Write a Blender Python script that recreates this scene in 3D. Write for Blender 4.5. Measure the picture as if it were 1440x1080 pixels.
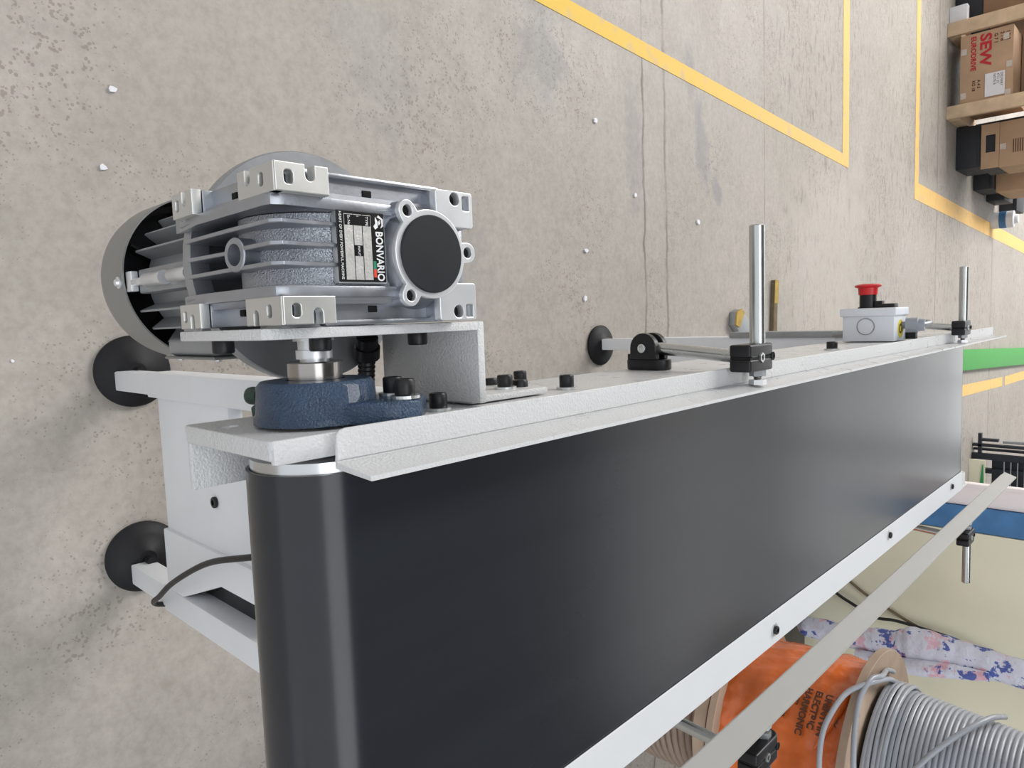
import bpy, bmesh, math, random
from mathutils import Vector, Matrix

random.seed(7)
for o in list(bpy.data.objects):
    bpy.data.objects.remove(o, do_unlink=True)
SC = bpy.context.scene
COL = SC.collection
H = 1.30            # eye height above the floor; builders use heights relative to the eye
PI = math.pi

# ------------------------------------------------------------------ camera
cd = bpy.data.cameras.new('camera')
cd.sensor_width = 36.0
cd.lens = 993.0 / 1440.0 * 36.0
cd.clip_start = 0.01
cam = bpy.data.objects.new('camera', cd)
COL.objects.link(cam)
CR = [[0.035919, 0.995260, 0.090378], [0.693640, -0.089933, 0.714686], [0.719426, 0.037019, -0.693582]]
cam.matrix_world = Matrix(((CR[0][0], -CR[0][1], -CR[0][2], 0), (CR[1][0], -CR[1][1], -CR[1][2], 0),
                           (CR[2][0], -CR[2][1], -CR[2][2], H), (0, 0, 0, 1)))
SC.camera = cam
cd.dof.use_dof = False

# ------------------------------------------------------------------ world, lights, exposure
w = bpy.data.worlds.new('world'); SC.world = w; w.use_nodes = True
w.node_tree.nodes['Background'].inputs[0].default_value = (0.93, 0.96, 1.0, 1)
w.node_tree.nodes['Background'].inputs[1].default_value = 0.85
vs = SC.view_settings
vs.view_transform = 'Standard'; vs.look = 'None'; vs.gamma = 1.0; vs.use_curve_mapping = False
vs.exposure = 0.08
try:
    SC.cycles.max_bounces = 6; SC.cycles.diffuse_bounces = 3; SC.cycles.glossy_bounces = 4
    SC.cycles.caustics_reflective = False; SC.cycles.caustics_refractive = False
    SC.cycles.sample_clamp_indirect = 4.0
except Exception:
    pass

def area(name, loc, rot, sx, sy, power, color=(1, 1, 1)):
    l = bpy.data.lights.new(name, 'AREA'); l.shape = 'RECTANGLE'; l.size = sx; l.size_y = sy
    l.energy = power; l.color = color
    o = bpy.data.objects.new(name, l); COL.objects.link(o); o.location = loc; o.rotation_euler = rot
    return o
# skylight bands of the hall roof, an added left fill and the tall window band of the far wall
area('overhead_light', (2.6, -1.75, 7.1), (0, 0, 0), 10.5, 3.6, 300, (0.94, 0.97, 1.0))
area('overhead_light', (-6.2, 9.0, 7.1), (0, 0, 0), 4.2, 8.5, 1600, (1.0, 0.975, 0.95))  # added unseen fill that brightens the far floor, off the belt's reflection
area('overhead_light', (0.0, 11.0, 7.1), (0, 0, 0), 14.0, 4.5, 200, (1.0, 0.98, 0.96))
area('window_light', (-1.0, 15.8, 3.3), (math.radians(-90), 0, 0), 15.0, 2.6, 75, (0.95, 0.98, 1.0))
area('window_light', (-1.0, 15.8, 6.3), (math.radians(-90), 0, 0), 15.0, 1.2, 42, (0.95, 0.98, 1.0))

# ------------------------------------------------------------------ materials
MATS = {}
def nmat(name):
    m = bpy.data.materials.new(name); m.use_nodes = True
    nt = m.node_tree; b = nt.nodes['Principled BSDF']
    MATS[name] = m
    return m, nt, b
def nd(nt, typ, **kw):
    n = nt.nodes.new(typ)
    for k, v in kw.items():
        if k in ('inp',):
            for kk, vv in v.items():
                n.inputs[kk].default_value = vv
        else:
            setattr(n, k, v)
    return n
def ramp(nt, fac, stops):
    r = nt.nodes.new('ShaderNodeValToRGB')
    e = r.color_ramp.elements
    while len(e) < len(stops): e.new(0.5)
    for i, (p, c) in enumerate(stops):
        e[i].position = p
        e[i].color = (c[0], c[1], c[2], 1) if hasattr(c, '__len__') else (c, c, c, 1)
    nt.links.new(fac, r.inputs[0])
    return r
def mix(nt, fac, a, b, mode='MIX'):
    m = nt.nodes.new('ShaderNodeMix'); m.data_type = 'RGBA'; m.blend_type = mode
    for sock, v in ((m.inputs[0], fac), (m.inputs[6], a), (m.inputs[7], b)):
        if hasattr(v, 'is_output'): nt.links.new(v, sock)
        elif hasattr(v, '__len__'): sock.default_value = (v[0], v[1], v[2], 1)
        else: sock.default_value = v
    return m.outputs[2]
def math_(nt, op, a, b=0.0):
    m = nt.nodes.new('ShaderNodeMath'); m.operation = op
    for sock, v in ((m.inputs[0], a), (m.inputs[1], b)):
        if hasattr(v, 'is_output'): nt.links.new(v, sock)
        else: sock.default_value = v
    return m.outputs[0]
def simple(name, col, rough=0.5, metal=0.0, bump=None, spec=0.5, var=0.06, vscale=30, coat=0.0, aniso=None):
    """bump = (scale, strength, distance, kind)"""
    m, nt, b = nmat(name)
    tc = nd(nt, 'ShaderNodeTexCoord')
    n = nd(nt, 'ShaderNodeTexNoise', inp={'Scale': vscale, 'Detail': 4.0})
    nt.links.new(tc.outputs['Object'], n.inputs['Vector'])
    c1 = tuple(max(0, c * (1 - var)) for c in col); c2 = tuple(min(1, c * (1 + var)) for c in col)
    r = ramp(nt, n.outputs['Fac'], [(0.3, c1), (0.7, c2)])
    nt.links.new(r.outputs[0], b.inputs['Base Color'])
    rr = ramp(nt, n.outputs['Fac'], [(0.3, max(0, rough - .04)), (0.7, min(1, rough + .04))])
    nt.links.new(rr.outputs[0], b.inputs['Roughness'])
    b.inputs['Metallic'].default_value = metal
    b.inputs['Specular IOR Level'].default_value = spec
    b.inputs['Coat Weight'].default_value = coat
    if bump:
        sc, st, di, kind = bump
        if kind == 'v':
            t = nd(nt, 'ShaderNodeTexVoronoi', inp={'Scale': sc}); t.feature = 'SMOOTH_F1'; out = t.outputs['Distance']
        else:
            t = nd(nt, 'ShaderNodeTexNoise', inp={'Scale': sc, 'Detail': 3.0}); out = t.outputs['Fac']
        nt.links.new(tc.outputs['Object'], t.inputs['Vector'])
        bp = nd(nt, 'ShaderNodeBump', inp={'Strength': st, 'Distance': di})
        nt.links.new(out, bp.inputs['Height']); nt.links.new(bp.outputs[0], b.inputs['Normal'])
    return m

simple('white_powder', (0.66, 0.665, 0.67), 0.30, 0, (560, 0.9, 0.0009, 'n'), var=0.02)
simple('white_smooth', (0.70, 0.72, 0.74), 0.42, 0, None, var=0.01)
simple('grey_guide', (0.40, 0.395, 0.375), 0.36, 0, (300, 0.03, 0.0004, 'n'), var=0.01)
simple('leg_white', (0.80, 0.82, 0.85), 0.45, 0, None, var=0.03, vscale=8)
simple('cast_alu', (0.42, 0.44, 0.48), 0.40, 0.9, (500, 0.15, 0.0006, 'n'), var=0.06, vscale=60)
simple('cast_alu_rough', (0.44, 0.46, 0.50), 0.28, 0.95, (900, 0.9, 0.0011, 'n'), var=0.1)
simple('machined_face', (0.66, 0.66, 0.64), 0.42, 0.75, (500, 0.05, 0.0005, 'n'), var=0.04)
simple('bright_alu', (0.80, 0.81, 0.83), 0.34, 0.6, None, var=0.04)
simple('motor_grey', (0.33, 0.345, 0.36), 0.42, 0.5, (200, 0.1, 0.001, 'n'), var=0.06)
simple('cowl_grey', (0.26, 0.265, 0.26), 0.38, 0.4, (200, 0.05, 0.0006, 'n'), var=0.04)
simple('zinc_rod', (0.60, 0.62, 0.61), 0.24, 1.0, (900, 0.10, 0.0002, 'n'), var=0.02, vscale=60)
simple('steel_polished', (0.42, 0.40, 0.38), 0.20, 1.0, None, var=0.05)
simple('drum_steel', (0.66, 0.68, 0.69), 0.22, 1.0, None, var=0.04, vscale=10)
simple('zinc_washer', (0.70, 0.72, 0.72), 0.35, 0.9, None)
simple('black_oxide', (0.018, 0.018, 0.02), 0.42, 0.3, (300, 0.15, 0.0006, 'n'), var=0.3)
simple('black_plastic', (0.010, 0.010, 0.012), 0.34, 0, (260, 0.1, 0.0006, 'n'), var=0.1, spec=0.4)
simple('black_cap', (0.009, 0.0105, 0.014), 0.5, 0, None, var=0.06, spec=0.35)
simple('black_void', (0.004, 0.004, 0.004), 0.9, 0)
simple('black_rubber', (0.009, 0.009, 0.011), 0.55, 0, (120, 0.08, 0.001, 'n'), spec=0.3)
simple('blue_enamel', (0.030, 0.062, 0.120), 0.22, 0.0, (700, 1.0, 0.0020, 'n'), var=0.16, vscale=90, coat=0.2)
simple('green_plug', (0.03, 0.06, 0.045), 0.35, 0.1, (200, 0.3, 0.001, 'n'))
simple('estop_grey', (0.72, 0.75, 0.80), 0.42, 0, None, var=0.02)
simple('estop_red', (0.62, 0.018, 0.022), 0.35, 0, None, var=0.05)
simple('gland_grey', (0.28, 0.30, 0.34), 0.45, 0)
simple('label_yellow', (0.80, 0.66, 0.06), 0.45, 0)
simple('label_brown', (0.10, 0.06, 0.03), 0.6, 0)
simple('label_black', (0.008, 0.008, 0.009), 0.30, 0, None, var=0.0)
simple('label_silver', (0.74, 0.73, 0.70), 0.30, 0.45, (700, 0.35, 0.0005, 'n'), var=0.03, vscale=200)
simple('print_white', (0.85, 0.85, 0.85), 0.5, 0, None, var=0.0)
simple('print_green', (0.02, 0.22, 0.12), 0.5, 0, None, var=0.0)
simple('print_red', (0.75, 0.06, 0.03), 0.5, 0, None, var=0.0)
simple('print_dark', (0.10, 0.035, 0.015), 0.6, 0, None, var=0.0)
simple('box_red', (0.50, 0.015, 0.03), 0.6, 0, None, var=0.08)
simple('cardboard', (0.50, 0.33, 0.21), 0.8, 0, (40, 0.1, 0.003, 'n'), var=0.08, vscale=8)
simple('cardboard_dark', (0.30, 0.185, 0.11), 0.85, 0, None, var=0.08, vscale=8)
simple('pallet_wood', (0.66, 0.49, 0.33), 0.75, 0, (60, 0.2, 0.003, 'n'), var=0.14, vscale=14)
simple('drum_wood', (0.44, 0.33, 0.245), 0.75, 0, (60, 0.2, 0.002, 'n'), var=0.16, vscale=16)
simple('paper_white', (0.78, 0.78, 0.82), 0.6, 0, None, var=0.02)
simple('tape_clear', (0.60, 0.52, 0.46), 0.2, 0, None, var=0.04)
simple('bin_black', (0.018, 0.02, 0.026), 0.6, 0)
simple('foil_orange', (0.70, 0.145, 0.022), 0.20, 0, (8, 0.9, 0.035, 'n'), var=0.26, vscale=6, coat=0.3)
simple('cable_grey', (0.36, 0.38, 0.42), 0.30, 0, None, var=0.05)
simple('cable_brown', (0.30, 0.22, 0.17), 0.5, 0, None, var=0.08)
simple('cable_black', (0.014, 0.014, 0.015), 0.45, 0)
simple('panel_cream', (0.86, 0.82, 0.63), 0.75, 0, (20, 0.1, 0.004, 'n'), var=0.08, vscale=2.2)
simple('post_blue', (0.065, 0.20, 0.42), 0.5, 0, None, var=0.25, vscale=12)
simple('board_pink', (0.93, 0.85, 0.84), 0.7, 0, None, var=0.02, vscale=3)
simple('rack_dark', (0.02, 0.025, 0.035), 0.5, 0.2)
simple('rack_wire', (0.45, 0.48, 0.52), 0.4, 0.6)
simple('green_paint', (0.045, 0.34, 0.05), 0.5, 0, None, var=0.10, vscale=10)
simple('green_strap', (0.02, 0.30, 0.09), 0.5, 0)
simple('wall_paint', (0.45, 0.46, 0.46), 0.85, 0, None, var=0.04, vscale=1)
simple('roof_sheet', (0.13, 0.135, 0.14), 0.8, 0, None, var=0.05, vscale=1)
simple('mud_brown', (0.17, 0.13, 0.075), 0.8, 0, None, var=0.2)
simple('mustard', (0.45, 0.30, 0.06), 0.7, 0, None, var=0.2)

# black conveyor belt: smooth satin rubber with very faint streaks along its run
m, nt, b = nmat('belt_black')
tc = nd(nt, 'ShaderNodeTexCoord'); mp = nd(nt, 'ShaderNodeMapping'); mp.inputs['Scale'].default_value = (18, 1.0, 1)
nt.links.new(tc.outputs['Object'], mp.inputs[0])
n = nd(nt, 'ShaderNodeTexNoise', inp={'Scale': 2.0, 'Detail': 4.0}); nt.links.new(mp.outputs[0], n.inputs['Vector'])
r = ramp(nt, n.outputs['Fac'], [(0.3, (0.020, 0.0225, 0.028)), (0.7, (0.023, 0.026, 0.032))])
nt.links.new(r.outputs[0], b.inputs['Base Color'])
b.inputs['Roughness'].default_value = 0.21
b.inputs['Specular IOR Level'].default_value = 0.5
BELT_BSDF = b

# emissive window glass and roof lights
def emit(name, col, s):
    m, nt, b = nmat(name)
    b.inputs['Base Color'].default_value = (0.8, 0.8, 0.8, 1)
    b.inputs['Emission Color'].default_value = (*col, 1); b.inputs['Emission Strength'].default_value = s
    return m
emit('window_glow', (0.95, 0.98, 1.0), 0.6)

# concrete floor
m, nt, b = nmat('concrete')
tc = nd(nt, 'ShaderNodeTexCoord')
P = tc.outputs['Object']
sep = nd(nt, 'ShaderNodeSeparateXYZ'); nt.links.new(P, sep.inputs[0])
X, Y = sep.outputs[0], sep.outputs[1]
def noise(scale, detail=5.0, rough=0.55, vec=P):
    t = nd(nt, 'ShaderNodeTexNoise', inp={'Scale': scale, 'Detail': detail, 'Roughness': rough}); nt.links.new(vec, t.inputs['Vector'])
    return t.outputs['Fac']
big = noise(1.4, 4); mid = noise(6, 6); fine = noise(60, 6, 0.7); mott = noise(22, 6, 0.65)
base = ramp(nt, big, [(0.30, (0.33, 0.305, 0.262)), (0.52, (0.41, 0.375, 0.335)), (0.72, (0.48, 0.43, 0.40))]).outputs[0]
base = mix(nt, 0.55, base, ramp(nt, mid, [(0.3, (0.37, 0.342, 0.305)), (0.7, (0.46, 0.42, 0.385))]).outputs[0])
base = mix(nt, 0.6, base, ramp(nt, mott, [(0.35, (0.86, 0.855, 0.85)), (0.62, (1.04, 1.04, 1.04))]).outputs[0], 'MULTIPLY')
base = mix(nt, 0.5, base, ramp(nt, fine, [(0.3, (0.75, 0.74, 0.72)), (0.6, (1.1, 1.1, 1.1))]).outputs[0], 'MULTIPLY')
# dark pores, denser in the rough strip further away
v = nd(nt, 'ShaderNodeTexVoronoi', inp={'Scale': 150.0, 'Randomness': 1.0}); nt.links.new(P, v.inputs['Vector'])
zone = noise(2.3, 3)
rs = nd(nt, 'ShaderNodeMapRange', inp={1: 2.85, 2: 3.1, 3: 0.0, 4: 1.0}); nt.links.new(Y, rs.inputs[0])
thr = math_(nt, 'MULTIPLY', ramp(nt, zone, [(0.40, 0.0), (0.62, 0.46)]).outputs[0], 1.0)
thr = math_(nt, 'ADD', thr, math_(nt, 'MULTIPLY', rs.outputs[0], 0.06))
pore = math_(nt, 'LESS_THAN', v.outputs['Distance'], thr)
pm = math_(nt, 'GREATER_THAN', noise(45, 2), 0.52)
pore = math_(nt, 'MULTIPLY', pore, pm)
base = mix(nt, math_(nt, 'MULTIPLY', pore, 0.5), base, (0.19, 0.16, 0.125))
# rough broken patches of the far strip
mp2 = nd(nt, 'ShaderNodeMapping'); mp2.inputs['Scale'].default_value = (9, 26, 1); nt.links.new(P, mp2.inputs[0])
rn = noise(1.2, 7, 0.7, mp2.outputs[0])
rp = ramp(nt, rn, [(0.38, 1.0), (0.47, 0.0)]).outputs[0]
zone2 = ramp(nt, noise(1.1, 3), [(0.36, 0.15), (0.52, 1.0)]).outputs[0]
rp = math_(nt, 'MULTIPLY', math_(nt, 'MULTIPLY', rp, zone2), rs.outputs[0])
base = mix(nt, math_(nt, 'MULTIPLY', rp, 0.62), base, (0.20, 0.17, 0.145))
# bluish oil stains
st = ramp(nt, noise(2.6, 5, 0.6), [(0.64, 0.0), (0.74, 1.0)]).outputs[0]
base = mix(nt, math_(nt, 'MULTIPLY', st, 0.38), base, (0.24, 0.24, 0.245))
def blob(cx, cy, rx, ry, rot=0.0):
    a_, b_ = math.cos(rot), math.sin(rot)
    dx = math_(nt, 'SUBTRACT', X, cx); dy = math_(nt, 'SUBTRACT', Y, cy)
    ux = math_(nt, 'DIVIDE', math_(nt, 'ADD', math_(nt, 'MULTIPLY', dx, a_), math_(nt, 'MULTIPLY', dy, b_)), rx)
    uy = math_(nt, 'DIVIDE', math_(nt, 'SUBTRACT', math_(nt, 'MULTIPLY', dy, a_), math_(nt, 'MULTIPLY', dx, b_)), ry)
    d_ = math_(nt, 'SQRT', math_(nt, 'ADD', math_(nt, 'MULTIPLY', ux, ux), math_(nt, 'MULTIPLY', uy, uy)))
    d_ = math_(nt, 'ADD', d_, math_(nt, 'MULTIPLY', math_(nt, 'SUBTRACT', noise(11, 5, 0.6), 0.5), 1.6))
    mr_ = nd(nt, 'ShaderNodeMapRange', inp={1: 0.45, 2: 1.05, 3: 1.0, 4: 0.0}); nt.links.new(d_, mr_.inputs[0]); return mr_.outputs[0]
for (cx_, cy_, rx_, ry_, ro_, st_) in ((-0.72, 1.50, .16, .11, .3, .40), (-0.62, 2.36, .20, .055, .2, .55), (-0.45, 2.47, .07, .04, .5, .6), (-0.84, 2.28, .14, .035, 0, .35), (-0.55, 1.93, .25, .05, 0, .35), (-0.1, 1.2, .20, .10, 0, .18), (-0.55, 0.95, .2, .12, .5, .15)):
    base = mix(nt, math_(nt, 'MULTIPLY', blob(cx_, cy_, rx_, ry_, ro_), st_), base, (0.235, 0.235, 0.245))
# a paler screed patch with a ragged edge further back
base = mix(nt, math_(nt, 'MULTIPLY', blob(-0.25, 3.6, .55, .75, .35), 0.35), base, (0.62, 0.57, 0.52))
# joints across the floor
wob = math_(nt, 'MULTIPLY', math_(nt, 'SUBTRACT', noise(7, 4), 0.5), 0.05)
crack_total = None
for yy, wd, st_ in ((1.985, 0.0045, 0.75), (2.115, 0.006, 0.6), (2.875, 0.004, 0.55), (5.55, 0.012, 0.45), (7.4, 0.02, 0.35)):
    d = math_(nt, 'ABSOLUTE', math_(nt, 'SUBTRACT', math_(nt, 'ADD', Y, wob if yy < 2.5 else 0.0), yy), 0.0)
    q = nd(nt, 'ShaderNodeMapRange', inp={1: wd * 0.5, 2: wd * 1.6, 3: st_, 4: 0.0}); nt.links.new(d, q.inputs[0])
    brk = ramp(nt, noise(5, 5), [(0.36, 0.25), (0.52, 1.0)]).outputs[0]
    o_ = math_(nt, 'MULTIPLY', q.outputs[0], brk)
    crack_total = o_ if crack_total is None else math_(nt, 'MAXIMUM', crack_total, o_)
base = mix(nt, crack_total, base, (0.13, 0.11, 0.09))
nt.links.new(base, b.inputs['Base Color'])
rr = ramp(nt, mid, [(0.3, 0.50), (0.7, 0.72)]); nt.links.new(rr.outputs[0], b.inputs['Roughness'])
hgt = math_(nt, 'SUBTRACT', math_(nt, 'ADD', math_(nt, 'MULTIPLY', fine, 0.5), math_(nt, 'MULTIPLY', mid, 0.6)), math_(nt, 'MULTIPLY', math_(nt, 'ADD', pore, math_(nt, 'ADD', crack_total, rp)), 0.7))
bp = nd(nt, 'ShaderNodeBump', inp={'Strength': 0.15, 'Distance': 0.003}); nt.links.new(hgt, bp.inputs['Height'])
nt.links.new(bp.outputs[0], b.inputs['Normal'])

# worn yellow floor paint
m, nt, b = nmat('yellow_paint')
tc = nd(nt, 'ShaderNodeTexCoord'); P = tc.outputs['Object']
sep = nd(nt, 'ShaderNodeSeparateXYZ'); nt.links.new(P, sep.inputs[0])
t = nd(nt, 'ShaderNodeTexNoise', inp={'Scale': 14.0, 'Detail': 6.0}); nt.links.new(P, t.inputs['Vector'])
mr = nd(nt, 'ShaderNodeMapRange', inp={1: 1.4, 2: 3.4, 3: 0.0, 4: 1.0}); nt.links.new(sep.outputs[1], mr.inputs[0])
yc = mix(nt, mr.outputs[0], (0.76, 0.48, 0.025), (0.84, 0.52, 0.16))
yc = mix(nt, ramp(nt, t.outputs['Fac'], [(0.30, 0.55), (0.45, 0.0)]).outputs[0], yc, (0.47, 0.40, 0.30))
nt.links.new(yc, b.inputs['Base Color']); b.inputs['Roughness'].default_value = 0.6

# floral print cloth on the wrapped roll
m, nt, b = nmat('floral_cloth')
tc = nd(nt, 'ShaderNodeTexCoord'); P = tc.outputs['Object']
def vn(scale, seed):
    mp_ = nd(nt, 'ShaderNodeMapping'); mp_.inputs['Location'].default_value = (seed, seed, seed); nt.links.new(P, mp_.inputs[0])
    nn = nd(nt, 'ShaderNodeTexNoise', inp={'Scale': scale, 'Detail': 5.0, 'Roughness': 0.6}); nt.links.new(mp_.outputs[0], nn.inputs['Vector'])
    return nn.outputs['Fac']
c = mix(nt, ramp(nt, vn(24, 3.1), [(0.55, 0.0), (0.62, 0.8)]).outputs[0], (0.72, 0.74, 0.86), (0.80, 0.42, 0.50))
c = mix(nt, ramp(nt, vn(27, 9.4), [(0.57, 0.0), (0.60, 1.0)]).outputs[0], c, (0.09, 0.13, 0.42))
nt.links.new(c, b.inputs['Base Color']); b.inputs['Roughness'].default_value = 0.6
bn = nd(nt, 'ShaderNodeBump', inp={'Strength': 0.6, 'Distance': 0.02}); nt.links.new(vn(16, 1.0), bn.inputs['Height']); nt.links.new(bn.outputs[0], b.inputs['Normal'])

# ------------------------------------------------------------------ mesh helpers
def V(x, y, z): return Vector((x, y, z + H))
def basis(axis):
    a = Vector(axis).normalized()
    ref = Vector((0, 0, 1)) if abs(a.z) < 0.9 else Vector((0, 1, 0))
    x = ref.cross(a).normalized(); y = a.cross(x)
    return x, y, a
class MB:
    def __init__(self): self.bm = bmesh.new()
    def box(self, x0, x1, y0, y1, z0, z1):
        vs_ = [self.bm.verts.new(V(x, y, z)) for z in (z0, z1) for y in (y0, y1) for x in (x0, x1)]
        for f in ((0, 2, 3, 1), (4, 5, 7, 6), (0, 1, 5, 4), (2, 6, 7, 3), (0, 4, 6, 2), (1, 3, 7, 5)):
            self.bm.faces.new([vs_[i] for i in f])
        return self
    def lathe(self, p, axis, prof, n=32, cap=True):
        """prof: list of (distance along axis, radius)"""
        x, y, a = basis(axis); p = V(*p)
        rings = []
        for d, r in prof:
            if r < 1e-6: rings.append([self.bm.verts.new(p + a * d)])
            else: rings.append([self.bm.verts.new(p + a * d + (x * math.cos(2 * PI * i / n) + y * math.sin(2 * PI * i / n)) * r) for i in range(n)])
        for A, B in zip(rings[:-1], rings[1:]):
            if len(A) == 1 and len(B) == 1: continue
            for i in range(n):
                j = (i + 1) % n
                if len(A) == 1: self.bm.faces.new([A[0], B[j], B[i]][::-1])
                elif len(B) == 1: self.bm.faces.new([A[i], A[j], B[0]])
                else: self.bm.faces.new([A[i], A[j], B[j], B[i]])
        if cap:
            if len(rings[0]) > 2: self.bm.faces.new(rings[0][::-1])
            if len(rings[-1]) > 2: self.bm.faces.new(rings[-1])
        return self
    def cyl(self, p, q, r, n=24, r2=None):
        d = Vector(q) - Vector(p)
        return self.lathe(p, d, [(0, r), (d.length, r if r2 is None else r2)], n)
    def prism(self, pts, axis, a0, a1):
        """pts in the plane across `axis`: x->(y,z), y->(x,z), z->(x,y)"""
        def mk(u, v, a):
            return V(a, u, v) if axis == 'x' else V(u, a, v) if axis == 'y' else V(u, v, a)
        A = [self.bm.verts.new(mk(u, v, a0)) for u, v in pts]; B = [self.bm.verts.new(mk(u, v, a1)) for u, v in pts]
        n = len(pts)
        self.bm.faces.new(A); self.bm.faces.new(B[::-1])
        for i in range(n): self.bm.faces.new([A[i], B[i], B[(i + 1) % n], A[(i + 1) % n]])
        return self
    def tube(self, pts, r, n=10):
        P_ = [V(*p) for p in pts]; rings = []
        prev = None
        for i, p in enumerate(P_):
            t = (P_[min(i + 1, len(P_) - 1)] - P_[max(i - 1, 0)]).normalized()
            if prev is None: x, y, _ = basis(t)
            else:
                x = (prev - t * prev.dot(t)).normalized(); y = t.cross(x)
            prev = x
            rr_ = r[i] if hasattr(r, '__len__') else r
            rings.append([self.bm.verts.new(p + (x * math.cos(2 * PI * k / n) + y * math.sin(2 * PI * k / n)) * rr_) for k in range(n)])
        for A, B in zip(rings[:-1], rings[1:]):
            for i in range(n): self.bm.faces.new([A[i], A[(i + 1) % n], B[(i + 1) % n], B[i]])
        self.bm.faces.new(rings[0][::-1]); self.bm.faces.new(rings[-1])
        return self
    def bevel(self, w_, seg=2, ang=30):
        bmesh.ops.recalc_face_normals(self.bm, faces=self.bm.faces)
        es = [e for e in self.bm.edges if len(e.link_faces) == 2 and e.calc_face_angle(0) > math.radians(ang)]
        bmesh.ops.bevel(self.bm, geom=es, offset=w_, segments=seg, affect='EDGES', profile=0.6, clamp_overlap=True)
        return self
    def build(self, name, mat, parent=None, smooth=35):
        bmesh.ops.recalc_face_normals(self.bm, faces=self.bm.faces)
        me = bpy.data.meshes.new(name); self.bm.to_mesh(me); self.bm.free()
        return put(name, me, mat, parent, smooth)
def put(name, me, mat, parent, smooth=35):
    if mat is not None: me.materials.clear(); me.materials.append(MATS[mat])
    if smooth:
        for p in me.polygons: p.use_smooth = True
        try: me.set_sharp_from_angle(angle=math.radians(smooth))
        except Exception: pass
    o = bpy.data.objects.new(name, me); COL.objects.link(o)
    adopt(o, parent)
    return o
def adopt(o, parent):
    if parent is not None:
        root = parent
        while root.parent is not None: root = root.parent
        o.parent = parent
        o.matrix_parent_inverse = WM[parent.name].inverted()
    WM[o.name] = Matrix.Identity(4)
WM = {}
def tag(o, label=None, cat=None, group=None, kind=None):
    if label: o['label'] = label
    if cat: o['category'] = cat
    if group: o['group'] = group
    if kind: o['kind'] = kind
    return o
def thing(name, label, cat, loc, group=None):
    o = bpy.data.objects.new(name, None); COL.objects.link(o)
    o.empty_display_size = 0.05
    o.location = V(*loc); WM[o.name] = Matrix.Translation(V(*loc))
    return tag(o, label, cat, group)

def plate(outer, holes, thick, bev=0.0, res=8):
    """flat plate in local XY (z from 0 to thick) with holes, as a mesh"""
    cu = bpy.data.curves.new('plate', 'CURVE'); cu.dimensions = '2D'; cu.fill_mode = 'BOTH'
    for poly in [outer] + holes:
        s = cu.splines.new('POLY'); s.points.add(len(poly) - 1); s.use_cyclic_u = True
        for i, (x, y) in enumerate(poly): s.points[i].co = (x, y, 0, 1)
    cu.extrude = thick / 2 - bev; cu.bevel_depth = bev; cu.bevel_resolution = 1; cu.offset = -bev
    ob = bpy.data.objects.new('tmp', cu); COL.objects.link(ob)
    dg = bpy.context.evaluated_depsgraph_get(); dg.update()
    me = bpy.data.meshes.new_from_object(ob.evaluated_get(dg))
    bpy.data.objects.remove(ob, do_unlink=True)
    me.transform(Matrix.Translation((0, 0, thick / 2)))
    return me
def frame_m(origin, xdir, ydir):
    x = Vector(xdir).normalized(); y = Vector(ydir).normalized(); z = x.cross(y)
    o = V(*origin)
    return Matrix(((x.x, y.x, z.x, o.x), (x.y, y.y, z.y, o.y), (x.z, y.z, z.z, o.z), (0, 0, 0, 1)))
def put_plate(name, mat, parent, outer, holes, thick, origin, xdir, ydir, bev=0.0):
    me = plate(outer, holes, thick, bev); me.transform(frame_m(origin, xdir, ydir))
    return put(name, me, mat, parent, 30)
def circ(cx, cy, r, n=28, a0=0.0, a1=2 * PI):
    full = abs(a1 - a0 - 2 * PI) < 1e-6
    return [(cx + r * math.cos(a0 + (a1 - a0) * i / (n if full else n - 1)), cy + r * math.sin(a0 + (a1 - a0) * i / (n if full else n - 1))) for i in range(n)]
def rrect(x0, x1, y0, y1, r, n=5):
    out = []
    for cx, cy, a in ((x1 - r, y1 - r, 0), (x0 + r, y1 - r, PI / 2), (x0 + r, y0 + r, PI), (x1 - r, y0 + r, 1.5 * PI)):
        out += [(cx + r * math.cos(a + PI / 2 * i / (n - 1)), cy + r * math.sin(a + PI / 2 * i / (n - 1))) for i in range(n)]
    return out
def text(name, body, size, mat, parent, origin, xdir, ydir, align='LEFT', thick=0.0001, sx=1.0, space=1.0, bold=0.0):
    cu = bpy.data.curves.new(name, 'FONT'); cu.body = body; cu.size = size; cu.extrude = thick
    cu.align_x = align; cu.align_y = 'CENTER'; cu.space_character = space; cu.offset = bold
    cu.resolution_u = 3
    cu.materials.append(MATS[mat])
    ob = bpy.data.objects.new(name, cu); COL.objects.link(ob)
    M = frame_m(origin, xdir, ydir) @ Matrix.Diagonal((sx, 1, 1, 1))
    dg = bpy.context.evaluated_depsgraph_get(); dg.update()
    me = bpy.data.meshes.new_from_object(ob.evaluated_get(dg))
    bpy.data.objects.remove(ob, do_unlink=True)
    me.transform(M)
    return put(name, me, mat, parent, 0)

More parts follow.
